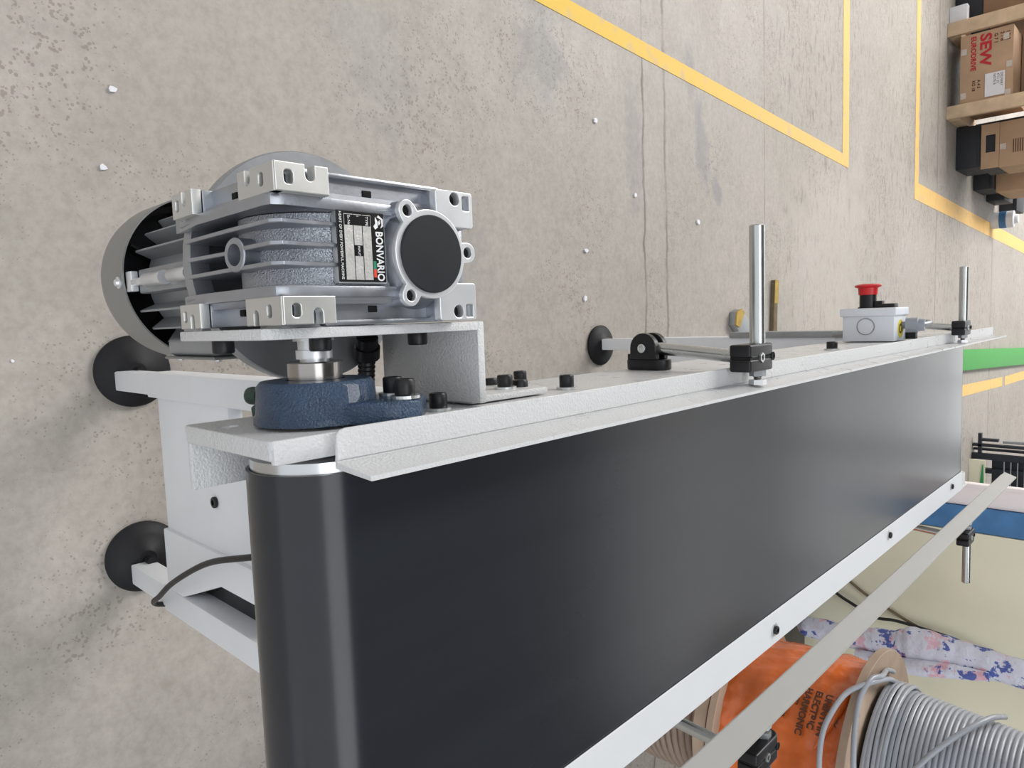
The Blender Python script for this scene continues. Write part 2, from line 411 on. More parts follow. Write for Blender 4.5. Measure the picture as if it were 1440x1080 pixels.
_cache = {}
def socket_bolt(pos, axis, parent, r=0.008, h=0.0095, washer=True, name='bolt', mat='black_oxide'):
    """socket head cap screw standing on a surface; a part with the washer as its sub-part"""
    key = (r, h, mat)
    if key not in _cache:
        a = MB(); base = -H
        a.lathe((0, 0, base), (0, 0, 1), [(0, r * .97), (0.0006, r), (h - .001, r), (h, r * .9), (h, r * .52), (h - r * .8, r * .52), (h - r * .8, 0)], 24, cap=True)
        bmesh.ops.recalc_face_normals(a.bm, faces=a.bm.faces)
        me = bpy.data.meshes.new('bolt'); a.bm.to_mesh(me); a.bm.free(); me.materials.append(MATS[mat])
        for p in me.polygons: p.use_smooth = True
        me.set_sharp_from_angle(angle=math.radians(35))
        c = MB(); c.lathe((0, 0, base), (0, 0, 1), [(-0.0018, r * 1.45), (0, r * 1.45)], 24)
        m2 = bpy.data.meshes.new('washer'); c.bm.to_mesh(m2); c.bm.free(); m2.materials.append(MATS['zinc_washer'])
        _cache[key] = (me, m2)
    me, m2 = _cache[key]
    x, y, a = basis(axis); o = V(*pos)
    M = Matrix(((x.x, y.x, a.x, o.x), (x.y, y.y, a.y, o.y), (x.z, y.z, a.z, o.z), (0, 0, 0, 1)))
    b_ = bpy.data.objects.new(name, me); COL.objects.link(b_)
    b_.parent = parent
    if parent is not None: b_.matrix_parent_inverse = WM[parent.name].inverted()
    b_.matrix_basis = M; WM[b_.name] = M
    if washer:
        w_ = bpy.data.objects.new('washer', m2); COL.objects.link(w_); w_.parent = b_
        w_.matrix_parent_inverse = M.inverted(); w_.matrix_basis = M; WM[w_.name] = M
    return b_

# ================================================================== SETTING
fl = MB(); fl.box(-9, 9, -4, 16, -1.50, -1.30); tag(fl.build('floor', 'concrete', None, 0), kind='structure')
def wall(name, *b_):
    q = MB(); q.box(*b_); return tag(q.build(name, 'wall_paint', None, 0), kind='structure')
# far wall with its window band: wall below, wall above, piers between the windows
wf = wall('wall_far', -9, 9, 16.0, 16.3, -1.3, 0.6)
q = MB(); q.box(-9, 9, 16.0, 16.3, 3.4, 4.3); q.build('upper_wall', 'wall_paint', wf, 0)
xs = [-9 + 18 / 6 * i for i in range(7)]
for i in range(6):
    q = MB(); q.box(xs[i] + .25, xs[i + 1] - .25, 16.1, 16.16, 0.6, 3.4); q.box(xs[i] + .25, xs[i + 1] - .25, 16.1, 16.16, 4.3, 5.9)
    wn = tag(q.build('window_%d' % (i + 1), 'window_glow', None, 0), kind='structure')
    q = MB(); q.box(xs[i] + .2, xs[i + 1] - .2, 16.05, 16.1, 2.05, 2.13); q.box((xs[i] + xs[i + 1]) / 2 - .03, (xs[i] + xs[i + 1]) / 2 + .03, 16.05, 16.1, 0.6, 3.6)
    q.build('window_bar', 'roof_sheet', wn, 0)
for x in xs:
    q = MB(); q.box(x - .25, x + .25, 16.0, 16.3, 0.6, 3.4); q.box(x - .25, x + .25, 16.0, 16.3, 4.3, 6.0); q.build('pier', 'wall_paint', wf, 0)
wall('wall_left', -9.2, -9, -4, 16, -1.3, 6.0)
wall('wall_right', 9, 9.2, -4, 16, -1.3, 6.0)
q = MB(); q.box(-9, 9, -4, 16.3, 6.0, 6.2); tag(q.build('ceiling', 'roof_sheet', None, 0), kind='structure')

# painted lines (thin paint on the concrete)
def line(pts, name='floor_marking'):
    q = MB(); q.prism(pts, 'z', -1.2995, -1.2985)
    return tag(q.build(name, 'yellow_paint', None, 0), kind='structure')
line([(-0.965, 0.9), (-0.888, 1.624), (-0.768, 3.765), (-2.6, 3.765), (-2.6, 3.855), (-0.705, 3.85), (-0.846, 1.474), (-0.86, 0.9)])
line([(-3.4, 5.02), (-0.665, 5.02), (-0.49, 8.98), (-0.345, 13.5), (-0.455, 13.5), (-0.61, 8.98), (-0.77, 5.10), (-3.4, 5.10)])
line([(0.62, 6.0), (0.71, 6.0), (0.79, 8.0), (0.705, 8.0)])
line([(0.71, 8.12), (0.795, 8.12), (0.87, 10.6), (0.77, 10.6)])

# ================================================================== CONVEYOR
FX = 0.060            # outer face of the left side frame
cv = thing('belt_conveyor', 'long black belt conveyor in a white frame with a bare steel drum rim', 'conveyor', (0.22, 0.9, -1.3))
# belt: closed loop round both drums
YD, ZD, RB = 0.231, -0.395, 0.045
YE = 1.722
def loop(r):
    pts = [(YE - (YE - YD) * i / 12, ZD + r) for i in range(0, 13)]
    pts += [(YD - r * math.sin(PI * i / 28), ZD + r * math.cos(PI * i / 28)) for i in range(1, 28)]
    pts += [(YD, ZD - r), (YE, ZD - r)]
    pts += [(YE + r * math.sin(PI * i / 28), ZD - r * math.cos(PI * i / 28)) for i in range(1, 28)]
    return pts
q = MB(); A = loop(RB); B = loop(RB - .002); n = len(A)
va = [[q.bm.verts.new(V(x, y, z)) for y, z in L] for x, L in ((0.0847, A), (0.362, A), (0.362, B), (0.0847, B))]
for k in range(4):
    for i in range(n):
        q.bm.faces.new([va[k][i], va[k][(i + 1) % n], va[(k + 1) % 4][(i + 1) % n], va[(k + 1) % 4][i]])
q.build('belt', 'belt_black', cv, 25)
for yy, nm in ((YD, 'drive_drum'), (YE, 'tail_roller')):
    q = MB(); q.lathe((0.0770, yy, ZD), (1, 0, 0), [(0, 0.014), (0, 0.0405), (0.001, 0.0425), (0.288, 0.0425), (0.289, 0.0405), (0.289, 0.012)], 64)
    q.build(nm, 'drum_steel', cv, 30)
q = MB(); q.box(0.088, 0.352, 0.30, 1.66, -0.372, -0.354); q.build('slider_bed', 'white_smooth', cv, 0)
# left side frame: plate with an oval hole, turned flanges
ov = [(0.1896 + 0.0060 * math.cos(t), -0.4327 + 0.0042 * math.sin(t)) for t in [2 * PI * i / 20 for i in range(20)]]
me = plate(rrect(0.176, 1.80, -0.468, -0.3515, 0.004), [ov], 0.0055, 0.0012)
me.transform(Matrix(((0, 0, 1, 0), (1, 0, 0, 0), (0, 1, 0, H), (0, 0, 0, 1))) )
me.transform(Matrix.Translation((FX, 0, 0)))
sl = put('side_frame', me, 'white_powder', cv, 30)
q = MB(); q.box(FX + .0004, 0.0715, 0.1762, 0.1812, -0.4655, -0.3530); q.bevel(.0020, 3); q.build('end_lip', 'white_powder', sl, 30)
q = MB(); q.box(FX + .0006, 0.0740, 0.1775, 1.80, -0.3565, -0.3513); q.bevel(.0024); q.build('top_flange', 'white_powder', sl)
q = MB(); q.box(FX + .001, 0.103, 0.178, 1.80, -0.469, -0.4640); q.bevel(.0016); q.build('bottom_flange', 'white_powder', sl)
q = MB(); q.box(0.3915, 0.397, 0.18, 1.78, -0.468, -0.3486); q.bevel(.0015)
sr = q.build('side_frame', 'white_powder', cv)
q = MB(); q.box(0.3570, 0.397, 0.18, 1.735, -0.3498, -0.3484); q.bevel(.0004, 1); q.build('top_flange', 'white_smooth', sr)
q = MB(); q.box(0.355, 0.397, 0.18, 1.78, -0.469, -0.464); q.bevel(.0015); q.build('bottom_flange', 'white_powder', sr)
# end bearing plate and tension block of the tail roller
q = MB(); q.box(0.366, 0.3915, 1.70, 1.752, -0.4, -0.36); q.bevel(.002); q.build('tension_block', 'black_oxide', cv)
q = MB(); q.box(0.366, 0.3915, 1.745, 1.775, -0.42, -0.351); q.bevel(.002); q.build('end_plate', 'white_powder', cv)
for (x, y) in ((0.3790, 0.793), (0.3720, 1.230), (0.3720, 1.64)):
    socket_bolt((x, y, -0.3470), (0, 0, 1), cv, r=0.0052, h=0.003)
for (y, z) in ((0.4102, -0.4233), (0.4801, -0.4841), (0.4091, -0.3879), (0.4599, -0.3818), (1.059, -0.3785), (0.31, -0.372)):
    z = max(z, -0.455)
    socket_bolt((FX - .0020, y, z), (-1, 0, 0), cv, r=0.0062 if y != 1.059 else .0075, h=0.010)

def stand(y0, y1, xl, xr, padl, padr, near):
    st = MB(); 
    # legs as separate sub-parts of the stand
    st.box(xl[0], xr[1], y0 + .003, y1 - .003, -0.50, -0.470); st.bevel(.002)
    s = st.build('support_stand', 'leg_white', cv)
    for (a, b_) in (xl, xr):
        q = MB(); q.box(a, b_, y0, y1, -1.272, -0.4692); q.bevel(.003); q.build('leg', 'leg_white', s)
        q = MB(); q.box(a - .0028, b_ + .0028, y0 - .0028, y1 + .0028, -1.12, -0.60); q.bevel(.003); q.build('leg_sleeve', 'leg_white', s)
    for (px, py) in (padl, padr):
        q = MB(); q.lathe((px, py, -1.30), (0, 0, 1), [(0, .055), (.002, .060), (.008, .0605), (.014, .055), (.020, .040), (.027, .018), (.031, .014), (.031, .008), (.05, .008)], 48)
        q.build('foot_pad', 'black_rubber', s)
    return s
s = stand(0.376, 0.412, (0.0610, 0.0925), (0.3865, 0.4200), (0.0635, 0.412), (0.383, 0.404), True)
# deep cross member between the near legs, of two telescoping sections
q = MB(); q.prism([(0.0925, -1.10), (0.30, -1.10), (0.30, -0.81), (0.14, -0.81), (0.14, -0.865), (0.0925, -0.865)], 'y', 0.380, 0.400); q.bevel(.003); q.build('cross_member', 'leg_white', s)
q = MB(); q.prism([(0.292, -1.103), (0.3865, -1.103), (0.3865, -1.05), (0.337, -0.912), (0.337, -0.81), (0.292, -0.81)], 'y', 0.3745, 0.402); q.bevel(.003); q.build('cross_sleeve', 'leg_white', s)
q = MB(); q.box(0.318, 0.3860, 0.404, 0.44, -1.06, -0.80); q.bevel(.004); q.build('black_filler', 'black_plastic', s)  # plain black box filling the dark opening beside the right leg
socket_bolt((0.2245, 0.379, -0.918), (0, -1, 0), s.parent, r=0.0075, h=0.004, washer=False)
socket_bolt((0.180, 0.379, -0.918), (0, -1, 0), s.parent, r=0.0075, h=0.004, washer=False)
s2 = stand(1.700, 1.736, (0.0665, 0.099), (0.370, 0.402), (0.086, 1.725), (0.386, 1.72), False)
q = MB(); q.box(0.099, 0.370, 1.704, 1.732, -1.10, -0.90); q.bevel(.003); q.build('cross_member', 'leg_white', s2)
q = MB(); q.box(0.052, 0.0665, 1.69, 1.745, -0.86, -0.52); q.bevel(.003); q.build('leg_plate', 'motor_grey', s2)

# ================================================================== MOUNTING BRACKET of the gear motor
mb = thing('motor_bracket', 'white textured bracket plate bolted to the frame carrying the gear motor', 'bracket', (0.03, 0.3, -0.42))
q = MB(); q.prism([(0.178, -0.467), (0.176, -0.353), (0.185, -0.349), (0.3395, -0.358), (0.3415, -0.47)], 'x', 0.0, 0.0062); q.bevel(.0012)
q.build('motor_plate', 'white_powder', mb)
q = MB(); q.box(0.0, 0.0575, 0.3360, 0.3425, -0.470, -0.3575); q.bevel(.0015); q.build('web', 'white_powder', mb)
q = MB(); q.box(0.0535, 0.0588, 0.338, 0.420, -0.465, -0.368); q.bevel(.0015); q.build('foot_flange', 'white_powder', mb)
for (y, z) in ((0.392, -0.388), (0.392, -0.438)):
    socket_bolt((0.0517, y, z), (-1, 0, 0), mb, r=0.0062, h=0.009)
for (y, z) in ((0.196, -0.445), (0.305, -0.385), (0.2285, -0.383)):
    socket_bolt((0.0062, y, z), (1, 0, 0), mb, r=0.0068, h=0.0085, washer=False)

# ================================================================== BEARING UNIT + SHAFT
bu = thing('bearing_unit', 'blue enamelled bearing housing bolted on the frame around the drive shaft', 'bearing', (0.055, 0.231, -0.395))
q = MB(); q.lathe((FX - .002, YD, ZD), (-1, 0, 0), [(0, .0385), (.004, .0385), (.006, .0370), (.0225, .0360), (.0255, .0335), (.0258, .018), (.010, .018)], 64)
q.build('housing', 'blue_enamel', bu, 40)
du, dz = 0.694, 0.719
def ang(a_, b_): return (YD + du * a_ - dz * b_, ZD + dz * a_ + du * b_)
q = MB(); q.prism([ang(.0, -.026), ang(.050, -.024), ang(.060, -.022), ang(.067, -.014), ang(.067, .014), ang(.060, .022), ang(.050, .026), ang(.0, .030)], 'x', FX - .0145, FX - .001); q.bevel(.003, 3)
q.build('lug', 'blue_enamel', bu, 40)
for a_, b_ in ((.0460, -.0110), (.0570, .0100)):
    y, z = ang(a_, b_)
    socket_bolt((FX - .0165, y, z), (-1, 0, 0), bu, r=0.0063, h=0.010)
q = MB(); q.lathe((FX - .027, YD, ZD), (-1, 0, 0), [(-.002, .0165), (.0110, .0168), (.0118, .0160), (.0118, .0092)], 64); q.build('inner_ring', 'steel_polished', bu, 30)
q = MB(); q.lathe((FX - .0255, YD, ZD), (-1, 0, 0), [(0, .022), (.0005, .022), (.0008, .0165), (0, .0165)], 48); q.build('seal', 'black_rubber', bu, 30)
# rough cast nub with the grease fitting
q = MB(); q.lathe((0.0437, 0.2186, -0.4330), (0, -0.34, -0.94), [(0, .0046), (.007, .0046), (.0075, .0058), (.0140, .0060), (.0165, .0056), (.0175, .0040), (.0178, 0)], 20); q.build('grease_fitting', 'green_plug', bu, 50)
q = MB(); q.lathe((0.0525, 0.2120, -0.4310), (0.25, -0.30, -0.90), [(-.010, .0066), (.0035, .0062), (.0045, .0050)], 6); q.bevel(.001); q.build('hex_nub', 'green_plug', bu, 40)

sh = thing('drive_shaft', 'stepped bright steel shaft running from gearbox bore into the blue bearing', 'shaft', (0.02, YD, ZD))
q = MB(); q.lathe((-0.001, YD, ZD), (1, 0, 0), [(0, .0098), (.0150, .0098), (.0151, .0112), (.0205, .0112), (.0206, .0090), (.075, .0090)], 64); q.build('shaft_body', 'bright_alu', sh, 30)
q = MB(); q.lathe((0.0045, YD, ZD), (1, 0, 0), [(0, .0125), (.004, .0125), (.004, .0098), (0, .0098)], 40); q.build('collar', 'zinc_washer', sh, 30)

# ================================================================== GEAR MOTOR
gm = thing('gear_motor', 'silver cast gear motor hanging upright beside the conveyor on its bracket', 'motor', (-0.043, 0.255, -0.72))
CX = -0.0430
def mx(x): return 2 * CX - x      # mirror about the gearbox's centre plane
# core housing
ho = MB()
ho.box(-0.0625, -0.0235, 0.236, 0.3165, -0.470, -0.352)
ho.bevel(.002)
ho = ho.build('gearbox_housing', 'cast_alu', gm, 30)
# side walls (rims) left & right
for side in (0, 1):
    x0, x1 = (-0.0700, -0.0635) if side == 0 else (mx(-0.0635), mx(-0.0700))
    q = MB(); q.prism([(0.186, -0.475), (0.1805, -0.435), (0.1800, -0.350), (0.1815, -0.3445), (0.188, -0.3415), (0.262, -0.3440), (0.3165, -0.3440), (0.3165, -0.475)], 'x', x0, x1); q.bevel(.0012)
    q.build('side_rim', 'cast_alu', ho, 30)
    # sloping shoulder
    f = (lambda v_: v_) if side == 0 else mx
    q = MB()
    A = [(f(-0.0660), y, z) for y, z in ((0.184, -0.470), (0.1812, -0.435), (0.1808, -0.350), (0.189, -0.3425), (0.3165, -0.3445), (0.3165, -0.470))]
    Bp = [(f(-0.0735), y, z) for y, z in ((0.192, -0.470), (0.1860, -0.435), (0.1860, -0.356), (0.194, -0.3480), (0.3165, -0.3490), (0.3165, -0.470))]
    va_ = [q.bm.verts.new(V(*p)) for p in A]; vb_ = [q.bm.verts.new(V(*p)) for p in Bp]
    for i in range(6): q.bm.faces.new([va_[i], va_[(i + 1) % 6], vb_[(i + 1) % 6], vb_[i]])
    q.bm.faces.new(va_); q.bm.faces.new(vb_[::-1]); q.build('shoulder', 'cast_alu', ho, 20)
    # outer web set back between the mounting lugs, with a small dark cored slot
    q = MB(); q.prism([(0.196, -0.465), (0.1900, -0.43), (0.1900, -0.362), (0.199, -0.3535), (0.3125, -0.3535), (0.3125, -0.465)], 'x', f(-0.0840), f(-0.0730)); q.build('outer_web', 'cast_alu', ho, 20)
    q = MB(); q.box(min(f(-.0855), f(-.0825)), max(f(-.0855), f(-.0825)), 0.213, 0.3000, -0.3570, -0.3500); q.bevel(.0012); q.build('web_lip', 'cast_alu', ho, 30)
    for (y0, y1, z0, z1) in ((0.244, 0.2505, -0.3548, -0.3528), (0.1885, 0.192, -0.403, -0.397)):
        q = MB(); xa, xb = f(-.0745), f(-.0785); q.box(min(xa, xb), max(xa, xb), y0, y1, z0, z1); q.bevel(.0005, 1); q.build('cored_slot', 'black_void', ho, 0)
    # machined outer face ring around the output bore
    q = MB(); q.lathe((f(-.0838), YD + .004, ZD), (-1 if side == 0 else 1, 0, 0), [(0, .0345), (.0022, .0345), (.0022, .020), (-.01, .020)], 48); q.build('output_flange', 'bright_alu', ho, 30)

def U(x0, x1, v0, v1, slots, op):
    """rect outline with U notches cut from the side op ('lo' = x0 side, 'hi' = x1 side)"""
    pts = [(x0, v0), (x1, v0), (x1, v1), (x0, v1)]
    out = []
    if op == 'lo':
        out = [(x0, v0), (x1, v0), (x1, v1), (x0, v1)]
        for c, w_, d in sorted(slots, key=lambda s_: -s_[0]):
            out.append((x0, c + w_))
            out += [(x0 + d - w_ + w_ * math.sin(t), c + w_ * math.cos(t)) for t in [PI * i / 8 for i in range(9)]]
            out.append((x0, c - w_))
    else:
        out = [(x0, v1), (x0, v0), (x1, v0)]
        for c, w_, d in sorted(slots, key=lambda s_: s_[0]):
            out.append((x1, c - w_))
            out += [(x1 - d + w_ - w_ * math.sin(t), c - w_ * math.cos(t)) for t in [PI * i / 8 for i in range(9)]]
            out.append((x1, c + w_))
        out.append((x1, v1))
    return out
def clean(p):
    o_ = [p[0]]
    for a in p[1:]:
        if (a[0] - o_[-1][0]) ** 2 + (a[1] - o_[-1][1]) ** 2 > 1e-10: o_.append(a)
    return o_
for side in (0, 1):
    if side == 0: x0, x1, op, px = -0.0845, -0.0695, 'lo', (-0.0805, -0.0735)
    else: x0, x1, op, px = -0.0165, -0.0015, 'hi', (-0.0125, -0.0055)
    lg = MB(); lg.box(min(x0, x1), max(x0, x1), 0.185, 0.2115, -0.377, -0.3455); lg.bevel(.001)
    lg = lg.build('mounting_lug', 'cast_alu', gm, 30)
    # top face of the corner lug (machined), with open slot and cored pocket
    pk = rrect(px[0], px[1], 0.1855, 0.1905, .0018)
    put_plate('lug_face', 'machined_face', lg, clean(U(x0, x1, 0.1805, 0.2115, [(0.2005, .0028, .0085)], op)), [pk], 0.008, (0, 0, -0.3440), (1, 0, 0), (0, 1, 0), .0006)
    # near face of the corner lug
    pk = rrect(px[0], px[1], -0.3530, -0.3480, .0018)
    put_plate('lug_face', 'machined_face', lg, clean(U(x0, x1, -0.377, -0.3370, [(-0.3655, .0028, .0085)], op)), [pk], 0.006, (0, 0.1860, 0), (1, 0, 0), (0, 0, 1), .0006)
    # lower near lug
    lg = MB(); lg.box(min(x0, x1), max(x0, x1), 0.184, 0.200, -0.462, -0.432); lg.bevel(.001); lg = lg.build('mounting_lug', 'cast_alu', gm, 30)
    pk = rrect(px[0], px[1], -0.4570, -0.4520, .0015)
    put_plate('lug_face', 'machined_face', lg, clean(U(x0, x1, -0.462, -0.432, [(-0.4440, .0028, .009)], op)), [pk], 0.006, (0, 0.1835, 0), (1, 0, 0), (0, 0, 1), .0006)
    # far top lug with a round hole and a square pocket
    if side == 0: xa, xb, hx, sq = -0.0815, -0.0590, -0.0765, (-0.0790, -0.0700)
    else: xa, xb, hx, sq = -0.0245, -0.0010, -0.0066, (-0.0110, -0.0030)
    lg = MB(); lg.box(xa, xb, 0.288, 0.3150, -0.372, -0.3435); lg.bevel(.001); lg = lg.build('mounting_lug', 'cast_alu', gm, 30)
    put_plate('lug_face', 'bright_alu', lg, rrect(xa, xb, 0.2860, 0.3165, .002), [circ(hx, 0.3015, .0040, 20), rrect(sq[0], sq[1], 0.3078, 0.3138, .001)], 0.006, (0, 0, -0.3430), (1, 0, 0), (0, 1, 0), .0006)
    q = MB(); q.lathe((hx, 0.3015, -0.3440), (0, 0, 1), [(0, 0), (0, .0040), (.001, .0040), (.001, 0)], 20, cap=False); q.build('bolt_hole', 'black_void', lg, 0)
    # recessed tray next to the worm cover
    xa, xb = (-0.0700, -0.0640) if side == 0 else (-0.0220, -0.0130)
    q = MB(); q.box(xa - .001, xb + .001, 0.262, 0.2635, -0.3490, -0.3440); q.box(xa - .001, xb + .001, 0.287, 0.2885, -0.3490, -0.3440); q.build('casting_rib', 'cast_alu', ho, 20)

# round wheel chamber and the rough cast skin between the fins
q = MB(); q.lathe((-0.0630, 0.2330, -0.3905), (1, 0, 0), [(0, .0430), (.040, .0430)], 72); q.build('wheel_chamber', 'cast_alu_rough', ho, 40)
for i, xz in enumerate((-0.0560, -0.0445, -0.0340)):
    q = MB()
    if i == 1:
        q.prism([(0.2380, -0.462), (0.1830, -0.459), (0.1855, -0.400), (0.193, -0.400), (0.193, -0.385), (0.1815, -0.383), (0.1815, -0.348), (0.186, -0.3425), (0.228, -0.3440), (0.238, -0.372), (0.238, -0.40)], 'x', xz - .0012, xz + .0012)
    else:
        q.prism([(0.2380, -0.466), (0.1830, -0.461), (0.1815, -0.400), (0.1815, -0.348), (0.186, -0.3425), (0.228, -0.3440), (0.238, -0.372), (0.238, -0.40)], 'x', xz - .0012, xz + .0012)
    q.bevel(.0004, 1); q.build('cooling_fin', 'cast_alu', ho, 30)
# curved neck rim where the housing meets the motor flange
q = MB()
for k in range(14):
    t0 = math.radians(-52 + 104 * k / 14); t1 = math.radians(-52 + 104 * (k + 1) / 14)
    R1, R2 = 0.0960, 0.080
    pts = [(CX + R1 * math.sin(t0), 0.279 - R1 * math.cos(t0) + .004), (CX + R1 * math.sin(t1), 0.279 - R1 * math.cos(t1) + .004), (CX + R2 * math.sin(t1), 0.279 - R2 * math.cos(t1)), (CX + R2 * math.sin(t0), 0.279 - R2 * math.cos(t0))]
    if abs(pts[0][0] - CX) > .030 and abs(pts[1][0] - CX) > .030: continue
    q.prism(pts, 'z', -0.476, -0.464)
q.build('neck_rim', 'cast_alu', ho, 30)
# oil plug boss on the near corner
q = MB(); q.lathe((-0.0415, 0.196, -0.3890), (0, -0.98, 0.15), [(-.012, .0098), (.0155, .0096), (.0162, .0090), (.0162, .0062), (.0020, .0056), (.0020, 0)], 36); q.build('oil_boss', 'cast_alu', gm, 40)
# worm bearing cover on top
CYW, CZ = 0.2800, -0.3360
q = MB(); q.lathe((CX + .0015, CYW, CZ - .018), (0, 0, 1), [(0, .0330), (.006, .0300), (.0145, .0268)], 56); wc = q.build('worm_cover', 'cast_alu', gm, 40)
def cover_outline():
    pts = []; R0, re, rr_ = 0.0268, 0.0064, 0.0300
    angs = [math.radians(a_) for a_ in (4, 124, 236)]
    n_ = 180
    for i in range(n_):
        t = 2 * PI * i / n_; r = R0
        for a_ in angs:
            d = (t - a_ + PI) % (2 * PI) - PI
            # distance along the ray to the far side of the ear circle
            s_ = rr_ * math.cos(d); h2 = re * re - (rr_ * math.sin(d)) ** 2
            if h2 > 0 and s_ > 0: r = max(r, s_ + math.sqrt(h2))
        pts.append((r * math.cos(t), r * math.sin(t)))
    holes = [circ(rr_ * math.cos(a_), rr_ * math.sin(a_), .0034, 18) for a_ in angs]
    return pts, holes
po, hl = cover_outline()
# local x of the plate = +Y of the world, local y = -X
put_plate('cover_flange', 'bright_alu', wc, po, hl, 0.004, (CX + .0015, CYW, CZ - .004), (0, 1, 0), (-1, 0, 0), .0005)
for a_ in (4, 124, 236):
    t = math.radians(a_); y = CYW + .0300 * math.cos(t); x = CX + .0015 - .0300 * math.sin(t)
    q = MB(); q.lathe((x, y, CZ - .018), (0, 0, 1), [(0, .0066), (.0140, .0062)], 20); q.build('ear_boss', 'cast_alu', wc, 40)
    q = MB(); q.lathe((x, y, CZ - .0035), (0, 0, 1), [(0, 0), (0, .0034), (.0002, .0034), (.0002, 0)], 18, cap=False); q.build('ear_hole', 'black_void', wc, 0)
q = MB(); q.lathe((CX + .0015, CYW, CZ - .003), (0, 0, 1), [(0, .0234), (.0042, .0234), (.0046, .0228), (.0046, 0)], 56); tag(q.build('bore_cap', 'black_cap', wc, 30), 'round black plastic cap')
# flat shoulders beside the cover
q = MB(); q.box(-0.0640, -0.0220, 0.2300, 0.3165, -0.356, -0.3475); q.bevel(.002); q.build('top_pad', 'cast_alu', ho, 30)
q = MB(); q.box(-0.0640, -0.0235, 0.2190, 0.2520, -0.349, -0.3435); q.bevel(.0015); q.build('plate_seat', 'bright_alu', ho, 30)

# nameplate
np_ = MB(); NX0, NX1, NY0, NY1, NZ = -0.0640, -0.0245, 0.2185, 0.2502, -0.3418
np_.box(NX0, NX1, NY0, NY1, NZ - .0012, NZ); np_.bevel(.0004, 1)
npl = np_.build('nameplate', 'label_black', gm, 0); tag(npl, 'black and silver rating plate')
LX, LY = (1, 0, 0), (0, 1, 0)
zt = NZ + .00015
text('lettering', 'BONVARIO', 0.0068, 'print_white', npl, (NX0 + .0104, 0.2460, zt), LX, LY, sx=0.82, bold=.00016)
q = MB()
for pts in ([(0, 0), (.0022, .0032), (.0062, .0030), (.0074, .0012), (.0052, .0021), (.0024, .0018), (.0012, -.0010)],
            [(.0010, -.0022), (.0036, -.0006), (.0070, -.0006), (.0082, -.0024), (.0066, -.0036), (.0048, -.0022), (.0030, -.0024)],
            [(.0026, .0008), (.0046, .0012), (.0058, .0002), (.0040, -.0002)]):
    q.prism([(NX0 + .0012 + a_, 0.2462 + b_) for a_, b_ in pts], 'z', NZ - .0001, NZ + .0002)
q.build('emblem', 'print_white', npl, 0)
for x0, x1, mt in ((-0.0365, -0.0318, 'print_green'), (-0.0318, -0.0272, 'print_red')):
    q = MB(); q.box(x0, x1, 0.2414, 0.2433, NZ, NZ + .0002); q.build('flag_stripe', mt, npl, 0)
q = MB(); q.box(NX0 + .0018, NX1 - .0012, 0.2230, 0.2408, NZ, NZ + .0002); q.build('print_field', 'label_silver', npl, 0)
rows = ((0.2378, 0.0054, 'TYPE'), (0.2319, 0.0054, 'i'), (0.2260, 0.0054, 'Sr.No.'))
for yc_, hh, s_ in rows:
    q = MB(); q.box(NX0 + .0022, NX0 + .0080, yc_ - hh / 2, yc_ + hh / 2, NZ + .0002, NZ + .0003); q.build('print_cell', 'label_black', npl, 0)
    text('lettering', s_, 0.0024, 'print_white', npl, (NX0 + .0026, yc_, zt + .00015), LX, LY)
for yy in (0.23485, 0.22895):
    q = MB(); q.box(NX0 + .0018, NX1 - .0012, yy - .0002, yy + .0002, NZ + .0002, NZ + .0003); q.build('print_rule', 'label_black', npl, 0)
q = MB(); q.box(-0.0450, -0.0390, 0.2292, 0.2346, NZ + .0002, NZ + .0003); q.build('print_cell', 'label_black', npl, 0)
text('lettering', 'INPUT', 0.0020, 'print_white', npl, (-0.0447, 0.2319, zt + .00015), LX, LY)
text('lettering', 'HEART OF EVERY POWERFUL MACHINE', 0.00235, 'print_white', npl, (NX0 + .0008, 0.2206, zt), LX, LY, sx=0.89)

# motor flange, body, fins, cowl
FXC, FYC = -0.0440, 0.279
q = MB(); q.lathe((FXC, FYC, -0.4885), (0, 0, 1), [(0, .0833), (.0012, .0842), (.0118, .0842), (.0130, .0833)], 96); q.build('motor_flange', 'motor_grey', gm, 30)
q = MB(); q.lathe((FXC, FYC, -0.665), (0, 0, 1), [(0, .045), (.010, .052), (.150, .052), (.160, .060), (.1765, .062)], 64); mbod = q.build('motor_body', 'motor_grey', gm, 30)
for k in range(24):
    t = 2 * PI * (k + .5) / 24
    if abs(math.cos(t) * 1) > .93 and math.cos(t) > 0: continue
    c_, s_ = math.cos(t), math.sin(t)
    q = MB(); w_ = .0011
    if -s_ > .97: continue
    pr = [(0.048, -w_), (0.0665, -w_ * .8), (0.0665, w_ * .8), (0.048, w_)]
    pts = [(FXC + a_ * c_ - b_ * s_, FYC + a_ * s_ + b_ * c_) for a_, b_ in pr]
    q.prism(pts, 'z', -0.652, -0.512); q.build('motor_fin', 'motor_grey', mbod, 0)
# pad with two studs on the near side
q = MB(); q.box(-0.0530, -0.0330, 0.214, 0.232, -0.640, -0.520); q.bevel(.002); q.build('foot_pad_rail', 'motor_grey', mbod, 30)
for z0, z1, r_ in ((-0.560, -0.525, .0050), (-0.612, -0.572, .0056), (-0.640, -0.612, .0032)):
    q = MB(); q.lathe((-0.0425, 0.2105, z0), (0, 0, 1), [(0, r_ * .85), (.001, r_), (z1 - z0, r_)], 24); q.build('stud', 'bright_alu', mbod, 40)
q = MB(); q.box(-0.0520, -0.0350, 0.208, 0.214, -0.652, -0.640); q.bevel(.001); q.build('clip', 'bright_alu', mbod, 30)
